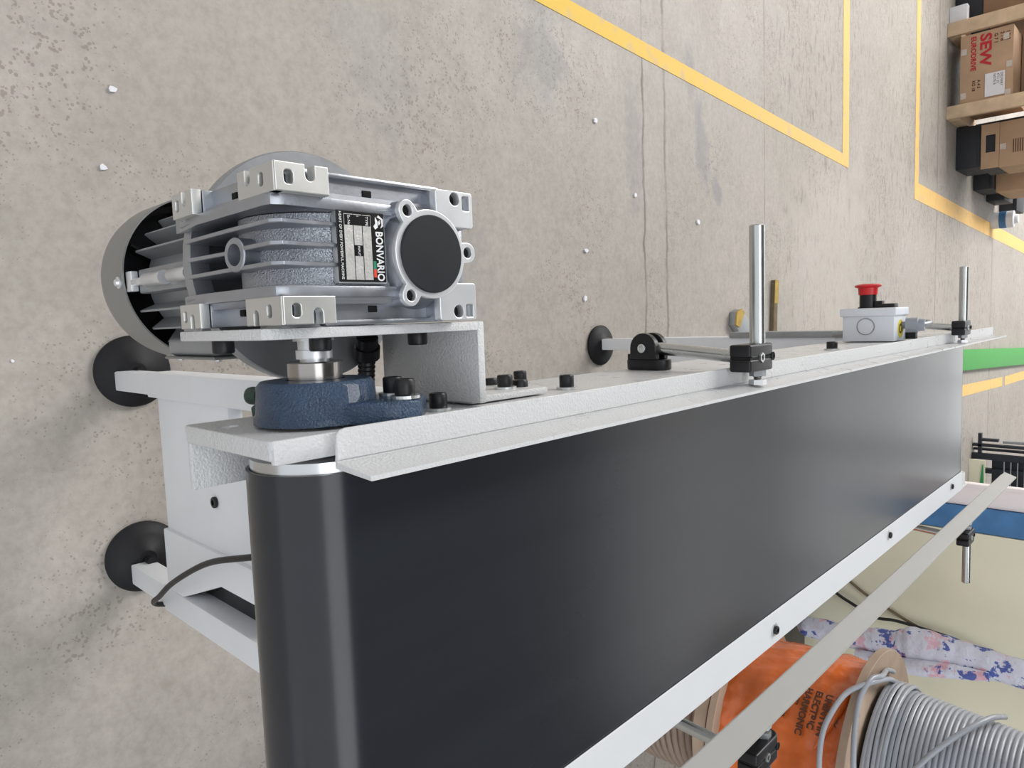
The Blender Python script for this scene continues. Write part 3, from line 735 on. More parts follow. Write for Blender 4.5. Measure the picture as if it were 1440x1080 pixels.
# drilled tabs of the motor end shield
for x0, x1, y_ in ((-0.092, -0.072, .215), (-0.018, 0.000, .215)):
    cxh = (x0 + x1) / 2
    put_plate('drilled_tab', 'motor_grey', mbod, [(x0, -0.545), (x1, -0.545), (x1, -0.515), (x0, -0.515)], [circ(cxh, -0.532, .003, 16)], .004, (0, y_, 0), (1, 0, 0), (0, 0, 1), .0005)
    q = MB(); q.box(x0, x1, y_ - .004, y_ + .03, -0.519, -0.512); q.build('tab_wall', 'motor_grey', mbod, 20)
# fan cowl: open rimmed bowl hanging under the motor
q = MB(); q.lathe((-0.0480, FYC, -0.652), (0, 0, -1), [(0, .0722), (0, .0735), (.052, .0735), (.060, .0725), (.067, .066), (.069, .055), (.069, .0), (.0675, .0), (.0675, .054), (.065, .064), (.059, .0710), (.052, .0722), (0, .0722)], 96, cap=False)
cw = q.build('fan_cowl', 'cowl_grey', gm, 40)
q = MB(); q.lathe((-0.0480, FYC, -0.712), (0, 0, 1), [(0, .066), (.002, .066)], 48)
for k in range(9):
    t = 2 * PI * k / 9; c_, s_ = math.cos(t), math.sin(t)
    q.prism([(-.048 + a_ * c_ - b_ * s_, FYC + a_ * s_ + b_ * c_) for a_, b_ in ((.015, -.001), (.062, -.001), (.062, .001), (.015, .001))], 'z', -0.711, -0.685)
q.build('fan', 'black_plastic', gm, 0)
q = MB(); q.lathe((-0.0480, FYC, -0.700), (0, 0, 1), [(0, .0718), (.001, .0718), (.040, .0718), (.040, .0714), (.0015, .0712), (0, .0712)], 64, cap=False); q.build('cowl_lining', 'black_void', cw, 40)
for k in (0, 1, 2, 3):
    t = math.radians((-90, 20, 155, -28)[k]) + 0.06
    px, py = -0.048 + .0735 * math.cos(t), FYC + .0735 * math.sin(t)
    q = MB(); q.lathe((px, py, -0.662), (math.cos(t), math.sin(t), 0), [(-.001, .0052), (.0010, .0052), (.0010, .0034), (.0032, .0028), (.0038, .0015), (.0038, 0)], 18); sc_ = q.build('cowl_screw', 'bright_alu', cw, 40)
# terminal box on the conveyor side of the motor
q = MB(); q.box(0.004, 0.0205, 0.233, 0.312, -0.640, -0.545); q.bevel(.006, 3); tb = q.build('terminal_box', 'motor_grey', gm, 40)
q = MB(); q.box(0.0205, 0.0228, 0.231, 0.314, -0.643, -0.543); q.bevel(.0008, 1); q.build('terminal_lid', 'cowl_grey', tb, 30)
for y, z in ((0.240, -0.630), (0.240, -0.556), (0.305, -0.630), (0.305, -0.556)):
    q = MB(); q.lathe((0.0228, y, z), (1, 0, 0), [(0, .003), (.0015, .003), (.0022, .0018)], 14); q.build('lid_screw', 'bright_alu', tb, 40)
# black cable gland between motor flange and bracket wall
q = MB(); q.lathe((0.0270, 0.318, -0.4660), (0.62, 0.15, -0.30), [(-.020, .0085), (-.012, .0085), (-.012, .0102), (-.003, .0102), (-.003, .0082)] + [v_ for k in range(6) for v_ in ((.000 + k * .004, .0058), (.002 + k * .004, .0070))] + [(.026, .004)], 14)
cg = q.build('cable_gland', 'black_plastic', gm, 30)

# ================================================================== GUIDE RAILS
gl = thing('guide_rail', 'white angle guide rail along the motor side of the belt, its textured flange facing up', 'rail', (0.07, 1.0, -0.335))
def lrail(parent, xs_, ys, mat, chamf=True):
    xo, xb, xt, zb, ztp = xs_; y0, y1 = ys; t = .0022
    prof = [(xo, zb), (xb, zb), (xt, ztp), (xt + (t if xt > xb else t), ztp), (xb + t, zb - t), (xo, zb - t)]
    q = MB()
    A = []; 
    for y, dy in ((y0, 1), (y1, -1)):
        row = []
        for i, (x, z) in enumerate(prof):
            row.append(q.bm.verts.new(V(x, y + (0.005 * dy if i in (2, 3) else 0), z)))
        A.append(row)
    n_ = len(prof)
    q.bm.faces.new(A[0]); q.bm.faces.new(A[1][::-1])
    for i in range(n_): q.bm.faces.new([A[0][i], A[1][i], A[1][(i + 1) % n_], A[0][(i + 1) % n_]])
    return q
q = MB()
# flange with rounded near corner, then the upright web
fl_ = [(0.0735, 0.2060), (0.0735, 1.940), (0.0560, 1.940), (0.0560, 0.2130), (0.0568, 0.2085), (0.0590, 0.2062)]
q.prism(fl_, 'z', -0.3375, -0.3350); q.bevel(.0006, 1)
q.build('flange', 'white_powder', gl, 30)
q = MB()
P4 = [(0.0725, 0.2062, -0.3375), (0.0745, 0.2062, -0.3350), (0.0795, 0.2100, -0.3100), (0.0822, 0.2105, -0.3100), (0.0780, 0.2062, -0.3375)]
n4 = [q.bm.verts.new(V(*p)) for p in P4]; f4 = [q.bm.verts.new(V(p[0] - (0.004 if i in (2, 3) else 0), 1.945, p[2])) for i, p in enumerate(P4)]
q.bm.faces.new(n4); q.bm.faces.new(f4[::-1])
for i in range(5): q.bm.faces.new([n4[i], f4[i], f4[(i + 1) % 5], n4[(i + 1) % 5]])
q.build('web', 'white_powder', gl, 20)

gr = thing('guide_rail', 'grey angle guide rail held out beyond the belt above the cable drums', 'rail', (0.44, 1.2, -0.335))
q = MB()
P4 = [(0.4285, -.10, -0.3350), (0.4385, -.10, -0.3100), (0.4410, -.10, -0.3100), (0.4312, -.10, -0.3365)]
n4 = [q.bm.verts.new(V(*p)) for p in P4]; f4 = [q.bm.verts.new(V(p[0], 2.125, p[2])) for p in P4]
q.bm.faces.new(n4); q.bm.faces.new(f4[::-1])
for i in range(4): q.bm.faces.new([n4[i], f4[i], f4[(i + 1) % 4], n4[(i + 1) % 4]])
q.build('web', 'grey_guide', gr, 20)
q = MB(); q.prism([(0.430, -.10), (0.446, -.10), (0.446, 2.10), (0.430, 2.10)], 'z', -0.3375, -0.3350); q.build('flange', 'grey_guide', gr, 0)

def guide_bracket(y, side, x_leg, x_end, x_frame, label, dyv=-0.027, spacer=0.0):
    """side=-1: bracket on the motor side (rod sticks out to -X); +1: other side"""
    s_ = -1 if side < 0 else 1
    g = thing('guide_bracket', label, 'bracket', (x_frame + s_ * .02, y + dyv, -0.43), 'rod brackets holding the guide rails')
    zr = -0.320
    xc = x_leg + s_ * .031            # clamp centre
    yv = y + dyv
    xv = xc
    # base on the frame side
    base = MB(); bx0 = x_frame; bx1 = x_frame + s_ * .011
    pts = [(yv + a_, -0.432 + b_) for a_, b_ in rrect(-.012, .012, -.026, .026, .0115, 7)]
    base.prism(pts, 'x', bx0, bx1); base.bevel(.0012)
    bs = base.build('base', 'black_plastic', g, 40)
    if spacer:
        q = MB(); q.box(min(bx1, bx1 + s_ * spacer), max(bx1, bx1 + s_ * spacer), yv - .012, yv + .012, -0.445, -0.419); q.bevel(.002); q.build('spacer', 'black_plastic', g, 40)
    bx = bx1 + s_ * spacer
    for k, y_ in enumerate((yv - .0125, yv + .0045)):
        pr = [(bx, -0.432 - .0165), (bx, -0.432 + .0165)] + [(bx + s_ * (.0125 + .0165 * math.sin(t)), -0.432 + .0165 * math.cos(t)) for t in [PI * i / 12 for i in range(13)]]
        q = MB(); q.prism([(a_, b_) for a_, b_ in pr], 'y', y_, y_ + .008); q.bevel(.0008, 1); q.build('pivot_ear', 'black_plastic', g, 40)
    q = MB(); q.lathe((bx + s_ * .0125, yv - .0128, -0.432), (0, -1, 0), [(0, .0048), (.0022, .0048), (.0026, .0042), (.0026, .0024), (.0006, .0024), (.0006, 0)], 20); q.build('pivot_screw', 'zinc_washer', g, 40)
    q = MB(); q.lathe((bx + s_ * .0125, yv - .0045, -0.432), (0, 1, 0), [(0, .0125), (.009, .0125)], 24); q.build('rod_eye', 'black_plastic', g, 40)
    socket_bolt((bx1, yv - .004, -0.4515), (s_, 0, 0), g, r=.0048, h=.006, washer=False)
    q = MB(); q.cyl((bx + s_ * .0125, yv, -0.425), (xv, yv, zr + .010), .0068, 28); q.build('upright_rod', 'zinc_rod', g, 40)
    # cross clamp
    cx0, cx1 = xc - .0135, xc + .0135
    pts = [(yv - .0125, zr - .011), (yv - .0125, zr + .011)] + [(y + .008 + .011 * math.sin(t), zr + .011 * math.cos(t)) for t in [PI * i / 10 for i in range(11)]]
    q = MB(); q.prism(pts, 'x', cx0, xc - .0010); q.prism(pts, 'x', xc + .0010, cx1); q.bevel(.0026, 3); cl = q.build('cross_clamp', 'black_plastic', g, 40)
    q = MB(); q.prism([(a_ * .96 + y * .04, b_ * .96 + zr * .04) for a_, b_ in pts], 'x', xc - .0012, xc + .0012); q.build('clamp_core', 'black_void', cl, 0)
    q = MB(); q.lathe((xc, y - .014, zr + .011), (0, 0, 1), [(-.001, .0052), (.0012, .0052), (.0012, .0030), (-.0008, .0030), (-.0008, 0)], 6); q.build('clamp_screw', 'zinc_washer', cl, 20)
    q = MB(); q.lathe((xc, y + .012, zr + .0108), (0, 0, 1), [(0, .0042), (.0006, .0042), (.0006, .0024), (-.002, .0024), (-.002, 0)], 18); q.build('clamp_socket', 'black_void', cl, 30)
    # horizontal rod, threaded end, nuts against the rail
    q = MB(); q.lathe((xc - s_ * .012, y, zr), (s_, 0, 0), [(0, .0077), (abs(x_end - xc) + .011, .0077), (abs(x_end - xc) + .012, .0068)], 32); q.build('crossbar', 'zinc_rod', g, 40)
    q = MB(); q.lathe((xc - s_ * .0135, y, zr), (-s_, 0, 0), [(0, .0082), (.0065, .0082)], 6); q.build('lock_nut', 'motor_grey', g, 20)
    q = MB(); q.lathe((xc - s_ * .020, y, zr), (-s_, 0, 0), [(k * .0008, .0036 + (.0007 if k % 2 else 0)) for k in range(11)], 16); q.build('stud', 'steel_polished', g, 60)
    q = MB(); q.lathe((x_leg + s_ * .0075, y, zr), (-s_, 0, 0), [(0, .0085), (.0050, .0090)], 6); q.build('rail_nut', 'bright_alu', g, 20)
    return g
guide_bracket(0.690, -1, 0.0770, -0.0860, FX - .0005, 'rod bracket between motor and emergency stop, with long bright crossbar')
guide_bracket(1.572, -1, 0.0765, -0.0700, FX - .0005, 'rod bracket on the motor side beyond the emergency stop box near the belt end')
guide_bracket(0.700, 1, 0.4395, 0.5750, 0.3972, 'rod bracket on the drum side in front of the orange wrapped drum, only partly visible', spacer=.042)
guide_bracket(1.646, 1, 0.4395, 0.5700, 0.3972, 'rod bracket on the drum side whose thin bright crossbar points at the cream panel', spacer=.042)

# ================================================================== EMERGENCY STOP
es = thing('emergency_stop', 'light grey switch box with red mushroom button on the conveyor frame', 'switch', (0.03, 1.3, -0.40))
ex0, ex1 = 0.0080, 0.0585
q = MB(); q.box(ex0 + .006, ex1, 1.285, 1.352, -0.4420, -0.3600); q.bevel(.002); q.build('enclosure', 'estop_grey', es, 30)
q = MB(); q.box(ex0 - .006, ex0 + .008, 1.2815, 1.3555, -0.4455, -0.3565); q.bevel(.0025, 3); lid = q.build('lid', 'estop_grey', es, 40)
q = MB(); q.lathe((0.0330, 1.2850, -0.404), (0, -1, 0), [(-.001, .0145), (.0009, .0145), (.0009, .0132), (-.001, .0132)], 40, cap=False); q.build('knockout_ring', 'motor_grey', es, 30)
q = MB(); q.lathe((ex0 - .005, 1.318, -0.411), (-1, 0, 0), [(0, .0160), (.003, .0160), (.003, .0135), (.024, .0135), (.025, .012)], 36); q.build('collar', 'black_plastic', es, 40)
q = MB(); q.lathe((ex0 - .029, 1.318, -0.411), (-1, 0, 0), [(0, .0150), (.012, .0160), (.0135, .0205), (.0155, .0215), (.0175, .0190), (.0190, .010), (.0193, 0)], 48); q.build('mushroom_button', 'estop_red', es, 50)
q = MB(); q.box(ex0 - .013, ex0 - .005, 1.307, 1.33, -0.395, -0.366); q.bevel(.002); q.box(ex0 - .018, ex0 - .005, 1.310, 1.322, -0.398, -0.386); q.build('latch', 'black_plastic', es, 30)
q = MB(); q.lathe((0.0380, 1.320, -0.3604), (0, 0, 1), [(0, .0155), (.0006, .0155), (.0006, 0)], 40); lb = q.build('warning_label', 'label_yellow', es, 30)
q = MB(); q.lathe((0.0380, 1.320, -0.3600), (0, 0, 1), [(0, .0085), (.0004, .0085), (.0004, .005), (0, .005)], 30); q.build('ring_mark', 'label_brown', lb, 30)
q = MB(); q.lathe((0.0330, 1.330, -0.3600), (0, .1, 1), [(0, .0060), (.006, .0060), (.006, .0125), (.024, .0125), (.025, .0105), (.034, .0095)], 12); q.build('cable_gland', 'gland_grey', es, 30)
q = MB(); q.box(0.040, 0.0575, 1.352, 1.366, -0.37, -0.345); q.bevel(.002); q.build('rear_clip', 'black_plastic', es, 30)
q = MB(); q.tube([(0.0330, 1.333, -0.330), (0.0310, 1.350, -0.3235), (0.0300, 1.375, -0.330), (0.0320, 1.392, -0.360), (0.0400, 1.400, -0.420), (0.0500, 1.402, -0.500)], .0050, 12); q.build('cable', 'motor_grey', es, 60)

# ================================================================== POWER CABLE on the near stand
q = MB(); ctrl = [(0.25, 0.365, -0.72), (0.262, 0.352, -0.777), (0.286, 0.350, -0.868), (0.313, 0.350, -0.938), (0.352, 0.350, -1.020), (0.384, 0.352, -1.075), (0.404, 0.358, -1.118), (0.416, 0.368, -1.135), (0.4220, 0.392, -1.130), (0.4235, 0.42, -1.10)]
pts = []
for i in range(len(ctrl) - 1):
    p0 = Vector(ctrl[max(i - 1, 0)]); p1 = Vector(ctrl[i]); p2 = Vector(ctrl[i + 1]); p3 = Vector(ctrl[min(i + 2, len(ctrl) - 1)])
    for k in range(5):
        t = k / 5; pts.append(tuple(0.5 * ((2 * p1) + (p2 - p0) * t + (2 * p0 - 5 * p1 + 4 * p2 - p3) * t * t + (3 * p1 - p0 - 3 * p2 + p3) * t ** 3)))
pts.append(ctrl[-1])
def spline(ctrl, m_=6):
    out = []
    for i in range(len(ctrl) - 1):
        p0 = Vector(ctrl[max(i - 1, 0)]); p1 = Vector(ctrl[i]); p2 = Vector(ctrl[i + 1]); p3 = Vector(ctrl[min(i + 2, len(ctrl) - 1)])
        for k in range(m_):
            t = k / m_; out.append(tuple(0.5 * ((2 * p1) + (p2 - p0) * t + (2 * p0 - 5 * p1 + 4 * p2 - p3) * t * t + (3 * p1 - p0 - 3 * p2 + p3) * t ** 3)))
    out.append(tuple(ctrl[-1])); return out
q.tube(pts, .0040, 12); tag(q.build('power_cable', 'cable_black', None, 60), 'thin black cable looping over the near stand below the drum', 'cable')

# ================================================================== CABLE DRUMS on the right, stacked
DX, DY = 0.853, 1.372
def disc(name, parent, z0, z1, r, mat, hole=0.0):
    q = MB(); q.lathe((DX, DY, z0), (0, 0, 1), [(0, r - .001), (.001, r), (z1 - z0 - .001, r), (z1 - z0, r - .001)], 72); return q.build(name, mat, parent, 30)
d1 = thing('cable_drum', 'wooden drum of light grey cable standing on top of the orange wrapped drum', 'cable drum', (DX, DY, -0.415), 'stacked cable drums')
disc('bottom_flange', d1, -0.415, -0.400, 0.203, 'drum_wood')
disc('core', d1, -0.400, -0.02, 0.108, 'cable_grey')
disc('top_flange', d1, -0.02, -0.004, 0.203, 'drum_wood')
# the winding: one continuous helix of cable
q = MB(); pts = []; pit = 0.0082; z = -0.390; turns = 45
for i in range(turns * 40):
    t = 2 * PI * i / 40
    zz = z + pit * i / 40; rw = .1385 - max(0, zz + .36) * .085; pts.append((DX + rw * math.cos(t), DY + rw * math.sin(t), zz))
q.tube(pts, .0042, 6); tag(q.build('cable_winding', 'cable_grey', d1, 60), kind='stuff')
# second, looser turns at the bottom of the winding
q = MB(); pts = []
for i in range(5 * 40):
    t = 2 * PI * i / 40; pts.append((DX + .1465 * math.cos(t), DY + .1465 * math.sin(t), -0.393 + .0075 * i / 40 + .0015 * math.sin(t * 2.3)))
q.tube(pts, .0043, 6); tag(q.build('cable_winding', 'cable_grey', d1, 60), kind='stuff')
# loose ends
def loose(ctrl):
    q = MB(); q.tube(spline(ctrl, 8), .0046, 10); return q.build('loose_cable', 'cable_grey', d1, 60)
loose([(0.700, 1.430, -0.394), (0.6852, 1.3995, -0.3969), (0.6650, 1.330, -0.385), (0.6585, 1.2928, -0.392), (0.678, 1.2559, -0.3978), (0.7024, 1.2256, -0.3948), (0.7259, 1.1986, -0.3892), (0.763, 1.1768, -0.3829), (0.83, 1.165, -0.376)])
loose([(0.720, 1.430, -0.388), (0.6833, 1.3618, -0.3825), (0.6645, 1.2915, -0.3915), (0.6738, 1.2444, -0.4177), (0.6983, 1.1885, -0.4276), (0.7281, 1.167, -0.4314), (0.7677, 1.1477, -0.4276), (0.84, 1.14, -0.42)])
loose([(0.7230, 1.430, -0.215), (0.705, 1.378, -0.2250), (0.7059, 1.3341, -0.2427), (0.7207, 1.2977, -0.2657), (0.7434, 1.2665, -0.2896), (0.768, 1.248, -0.3085), (0.83, 1.224, -0.352)])

d2 = thing('cable_drum', 'cable drum wrapped in shiny orange foil with dark lettering', 'cable drum', (DX, DY, -0.66), 'stacked cable drums')
disc('bottom_flange', d2, -0.660, -0.645, 0.190, 'drum_wood')
q = MB()
N_, M_ = 120, 22
rings = []
for j in range(M_ + 1):
    z = -0.645 + 0.228 * j / M_
    ring = []
    for i in range(N_):
        t = 2 * PI * i / N_
        r = 0.166 + .0016 * math.sin(9 * t + 5 * z * 9) + .0022 * math.sin(4 * t - 30 * z) * math.sin(17 * z) + .0014 * math.sin(31 * t + 60 * z)
        r += .004 * math.exp(-((j - M_ * .72) / 1.4) ** 2) - .005 * math.exp(-((j - M_ * .15) / 1.8) ** 2)
        ring.append(q.bm.verts.new(V(DX + r * math.cos(t), DY + r * math.sin(t), z)))
    rings.append(ring)
for A_, B_ in zip(rings[:-1], rings[1:]):
    for i in range(N_): q.bm.faces.new([A_[i], A_[(i + 1) % N_], B_[(i + 1) % N_], B_[i]])
q.bm.faces.new(rings[0][::-1]); q.bm.faces.new(rings[-1])
fo = q.build('foil_wrap', 'foil_orange', d2, 60)
def on_drum(name, body, size, z, t0, r, mat, parent):
    o = text(name, body, size, mat, None, (0, 0, -H), (1, 0, 0), (0, 1, 0), thick=.0001, bold=.0007)
    for v_ in o.data.vertices:
        x, y, dz_ = v_.co
        t = t0 + x / r
        v_.co = V(DX + (r + dz_) * math.cos(t), DY + (r + dz_) * math.sin(t), z + y)
    adopt(o, parent); return o
t0 = math.radians(212)
for k, s_ in enumerate(('SAFETY', 'UNINYVIN', 'ELECTRIC', 'HARMONIC', 'PVC', 'COPPER')):
    on_drum('lettering', s_, 0.0165, -0.440 - .0180 * k, t0 + (0.05 if k > 3 else 0), 0.1735, 'print_dark', fo)
# clear tape tail and foil fold
q = MB()
for k in range(7):
    t = math.radians(214 + k * 6)
    pass
pts = [(DX + 0.171 * math.cos(math.radians(205 + 5 * k)), DY + 0.171 * math.sin(math.radians(205 + 5 * k)), -0.432 - .0012 * k * k * .4) for k in range(9)]
q.tube(pts, [.003, .006, .007, .007, .006, .006, .005, .004, .002], 8); q.build('foil_fold', 'foil_orange', fo, 60)

d3 = thing('cable_drum', 'brownish cable drum at the bottom of the stack under the orange one', 'cable drum', (DX, DY, -1.30), 'stacked cable drums')
disc('bottom_flange', d3, -1.300, -1.280, 0.215, 'drum_wood')
disc('core', d3, -1.280, -0.690, 0.148, 'cable_brown')
disc('top_flange', d3, -0.690, -0.664, 0.185, 'drum_wood')
q = MB(); pts = []
for i in range(36 * 32):
    t = 2 * PI * i / 32; pts.append((DX + .155 * math.cos(t), DY + .155 * math.sin(t), -1.272 + .0160 * i / 32))
q.tube(pts, .0079, 6); tag(q.build('cable_winding', 'cable_brown', d3, 60), kind='stuff')

d4 = thing('cable_drum', 'low wooden drum of pale brown rope beside the foot of the drum stack', 'cable drum', (0.70, 0.93, -1.30))
def ring_d(z, r, R_, mat, nm):
    pass
q = MB(); q.lathe((0.70, 0.93, -1.30), (0, 0, 1), [(0, .17), (.02, .17), (.02, .10), (.40, .10), (.40, .17), (.42, .17)], 56); q.build('drum_body', 'drum_wood', d4, 30)
q = MB(); pts = []
for i in range(22 * 32):
    t = 2 * PI * i / 32; pts.append((0.70 + .112 * math.cos(t), 0.93 + .112 * math.sin(t), -1.27 + .0165 * i / 32))
q.tube(pts, .0082, 6); tag(q.build('rope_winding', 'cable_brown', d4, 60), kind='stuff')

# ================================================================== PANEL, POST, BOARD behind the drums
q = MB(); q.box(0.676, 1.95, 2.40, 2.425, -1.30, 0.02); q.bevel(.003)
tag(q.build('cream_panel', 'panel_cream', None, 30), 'large cream coloured sheet standing upright behind the cable drums', 'panel')
q = MB(); q.box(0.600, 0.674, 2.40, 2.47, -1.30, 0.02); q.bevel(.003)
tag(q.build('blue_post', 'post_blue', None, 30), 'worn blue painted steel post between the cream sheet and pinkish board', 'post')
bp_ = MB(); bp_.box(0.533, 0.598, 2.41, 2.43, -1.30, 0.02); bp_.box(0.530, 0.540, 2.40, 2.43, -1.30, 0.02); bp_.bevel(.002)
tag(bp_.build('pink_board', 'board_pink', None, 30), 'narrow pinkish white upright board on the left of the blue post', 'board')
q = MB(); q.box(0.80, 1.20, 1.98, 2.30, -1.30, -0.905); q.bevel(.004)
ck = tag(q.build('dark_box', 'black_plastic', None, 30), 'black box behind the orange drum carrying the floral roll', 'box')
# cloth wrapped roll
q = MB()
ctr = [(1.020, 2.200, -0.880), (1.010, 2.200, -0.850), (1.003, 2.200, -0.72), (0.990, 2.200, -0.60), (0.981, 2.200, -0.55), (0.979, 2.200, -0.47), (0.977, 2.200, -0.40), (0.980, 2.2, -0.29), (0.985, 2.2, -0.10), (0.988, 2.2, 0.02)]
rr_ = [.018, .032, .034, .040, .054, .050, .042, .036, .034, .033]
sp = spline(ctr, 6); rs_ = []
for i in range(len(sp)):
    f_ = i / 6; a_ = int(min(f_, len(rr_) - 2)); rs_.append(rr_[a_] + (rr_[a_ + 1] - rr_[a_]) * (f_ - a_) + .0018 * math.sin(i * 1.7))
q.tube(sp, rs_, 24)
fr = q.build('floral_roll', 'floral_cloth', None, 60); tag(fr, 'upright roll wrapped in white cloth with blue and pink flower print', 'fabric roll')
q = MB(); q.tube([(1.035, 2.165, -0.70), (1.032, 2.155, -0.60), (1.015, 2.145, -0.52), (1.000, 2.148, -0.44), (0.99, 2.150, -0.36)], [.012, .022, .024, .02, .012], 12); q.build('cloth_fold', 'floral_cloth', fr, 60)
def hang(label, ctrl, r=.0052, mat='cable_black'):
    q = MB(); q.tube(spline(ctrl, 6), r, 8); return tag(q.build('hanging_wire', mat, None, 60), label, 'wire')
hang('black wire running down the cream sheet beside the floral roll', [(0.80, 2.385, -1.00), (0.86, 2.385, -0.93), (0.9419, 2.38, -0.8421), (0.9746, 2.38, -0.7785), (1.0, 2.38, -0.7128), (0.9945, 2.38, -0.6499), (1.0007, 2.38, -0.5501), (1.0097, 2.38, -0.4744), (1.043, 2.38, -0.3843), (1.06, 2.38, -0.316), (1.09, 2.38, -0.15), (1.10, 2.39, 0.02)])

hang('thin greyish line crossing the black wire on the cream sheet', [(0.84, 2.39, -0.92), (0.8972, 2.39, -0.8031), (0.932, 2.39, -0.7474), (0.9672, 2.39, -0.6724), (1.0004, 2.39, -0.5905), (1.0241, 2.39, -0.4938), (1.056, 2.39, -0.385), (1.11, 2.39, -0.2)], .0045, 'mud_brown')  # thin tube following the greyish line over the sheet

# ================================================================== RACK and sheets beyond the conveyor's end
rk = thing('steel_rack', 'black steel rack of close set uprights standing beyond the far end of the belt', 'rack', (1.2, 6.8, -1.3))
for i, (x, w_, y) in enumerate(((1.168, .011, 6.80), (1.208, .009, 6.84), (1.258, .024, 6.78))):
    q = MB(); q.box(x - w_, x + w_, y, y + .05, -1.30, 0.3); q.bevel(.003, 1); q.build('upright', 'rack_dark', rk, 30)
q = MB(); q.box(1.112, 1.132, 6.80, 6.85, -1.235, -1.12); q.build('bracket', 'rack_dark', rk, 0)
q = MB(); q.box(1.07, 1.27, 6.80, 6.84, -1.260, -1.235); q.build('foot_bar', 'rack_dark', rk, 0)
q = MB(); q.prism([(1.13, -1.10), (1.15, -1.10), (1.15, 0.3), (1.10, 0.3)], 'y', 6.86, 6.90); q.build('brace', 'rack_wire', rk, 0)
cg = thing('wire_cage', 'dark cage with pale horizontal wires next to the black rack', 'cage', (1.9, 7.0, -1.3))
q = MB(); q.box(1.30, 2.6, 6.95, 7.0, -1.185, 0.3); q.build('back_panel', 'rack_dark', cg, 0)
for i in range(12):
    z = -1.095 + i * .046
    q = MB(); q.box(1.31, 2.6, 6.90, 6.908, z, z + .006); q.build('cage_wire', 'rack_wire', cg, 0)
for x in (1.40, 2.2):
    q = MB(); q.box(x - .02, x + .02, 6.91, 6.96, -1.30, 0.3); q.build('cage_post', 'rack_dark', cg, 0)
q = MB(); q.box(1.275, 1.66, 6.70, 6.715, -1.30, -1.19); tag(q.build('pale_board', 'panel_cream', None, 0), 'small pale board standing at the foot of the wire cage', 'board')
q = MB(); q.prism([(1.305, -1.200), (1.312, -1.206), (1.51, -1.222), (1.51, -1.194)], 'y', 6.685, 6.695); tag(q.build('green_strap', 'green_strap', None, 0), 'short green strap hanging against the pale board', 'strap')
# green floor beam
q = MB(); q.prism([(0.300, 5.2), (0.455, 5.2), (0.665, 9.2), (0.80, 13.0), (0.62, 13.0), (0.490, 9.2)], 'z', -1.30, -1.262); q.bevel(.006)
tag(q.build('green_beam', 'green_paint', None, 30), 'bright green painted steel strip on the floor past the belt end', 'beam')
q = MB(); q.box(1.15, 1.55, 10.75, 11.1, -1.30, -0.85); q.bevel(.01)
tag(q.build('dark_crate', 'cardboard_dark', None, 30), 'dark brown crate far off between green strip and rack', 'crate')

# ================================================================== CRATES far to the left
cr = thing('wooden_crate', 'cardboard carton strapped in a pale wooden frame with red lettering', 'crate', (-1.6, 6.0, -1.3))
q = MB(); q.box(-1.808, -1.338, 5.775, 6.25, -1.226, -0.925); q.bevel(.005); ct = q.build('carton', 'cardboard', cr, 30)
for x0, x1 in ((-1.912, -1.822), (-1.358, -1.272)):
    q = MB(); q.box(x0, x1, 5.750, 5.790, -1.300, -0.50); q.bevel(.004); q.build('frame_board', 'pallet_wood', cr, 30)
    q = MB(); q.box(x0, x1, 5.792, 6.30, -1.300, -1.228); q.bevel(.004); q.build('runner', 'pallet_wood', cr, 30)
q = MB(); q.box(-1.822, -1.358, 6.05, 6.12, -0.92, -0.52); q.build('inner_box', 'cardboard_dark', cr, 0)
q = MB(); q.box(-1.912, -1.272, 5.75, 6.3, -0.50, -0.46); q.build('lid_board', 'pallet_wood', cr, 0)
yF = 5.7725
text('lettering', 'SEW', 0.088, 'box_red', ct, (-1.790, yF, -1.082), (1, 0, 0), (0, 0, 1), sx=1.18, bold=.003)
text('lettering', 'EURODRIVE', 0.041, 'box_red', ct, (-1.788, yF, -1.150), (1, 0, 0), (0, 0, 1), sx=1.02, bold=.0014)
for k, s_ in enumerate(('G 7 1', '2 1 8', '1 R 3')):
    text('lettering', s_, 0.028, 'print_dark', ct, (-1.775, yF, -1.022 + .034 * k), (1, 0, 0), (0, 0, 1), bold=.0008)
for k, s_ in enumerate(('A 4 5', 'KG 18')):
    text('lettering', s_, 0.026, 'print_dark', ct, (-1.50, yF, -1.115 - .030 * k), (1, 0, 0), (0, 0, 1), bold=.0006)
q = MB(); q.box(-1.525, -1.375, 5.768, yF, -1.078, -0.967); pp = q.build('shipping_label', 'paper_white', ct, 0)
for k in range(3):
    text('lettering', ('DELIVERY', '4711 22', 'NOTE 8')[k], 0.020, 'print_dark', pp, (-1.515, 5.7672, -0.985 - .020 * k), (1, 0, 0), (0, 0, 1))
for (x, z) in ((-1.70, -1.203), (-1.41, -1.203), (-1.74, -0.965), (-1.38, -0.95), (-1.56, -0.945)):
    q = MB(); q.box(x - .02, x + .02, 5.770, 5.776, z - .016, z + .016); q.build('clip', 'tape_clear', ct, 0)
# dark bin behind with a carton on top and a white block
q = MB(); q.box(-2.7, -1.93, 5.95, 6.7, -1.30, -1.130); q.bevel(.004); tag(q.build('black_bin', 'bin_black', None, 30), 'black bin beside the wooden framed crate with a plain carton on top', 'bin')
q = MB(); q.box(-2.75, -1.93, 5.93, 6.7, -1.128, -0.60); q.bevel(.006); tag(q.build('carton', 'cardboard_dark', None, 30), 'plain brown carton standing on the black bin next to the framed crate', 'carton')
q = MB(); q.box(-2.03, -1.925, 5.80, 5.86, -1.300, -1.195); q.bevel(.004); tag(q.build('white_block', 'paper_white', None, 30), 'white foam block lying against the black bin at the crate', 'block')
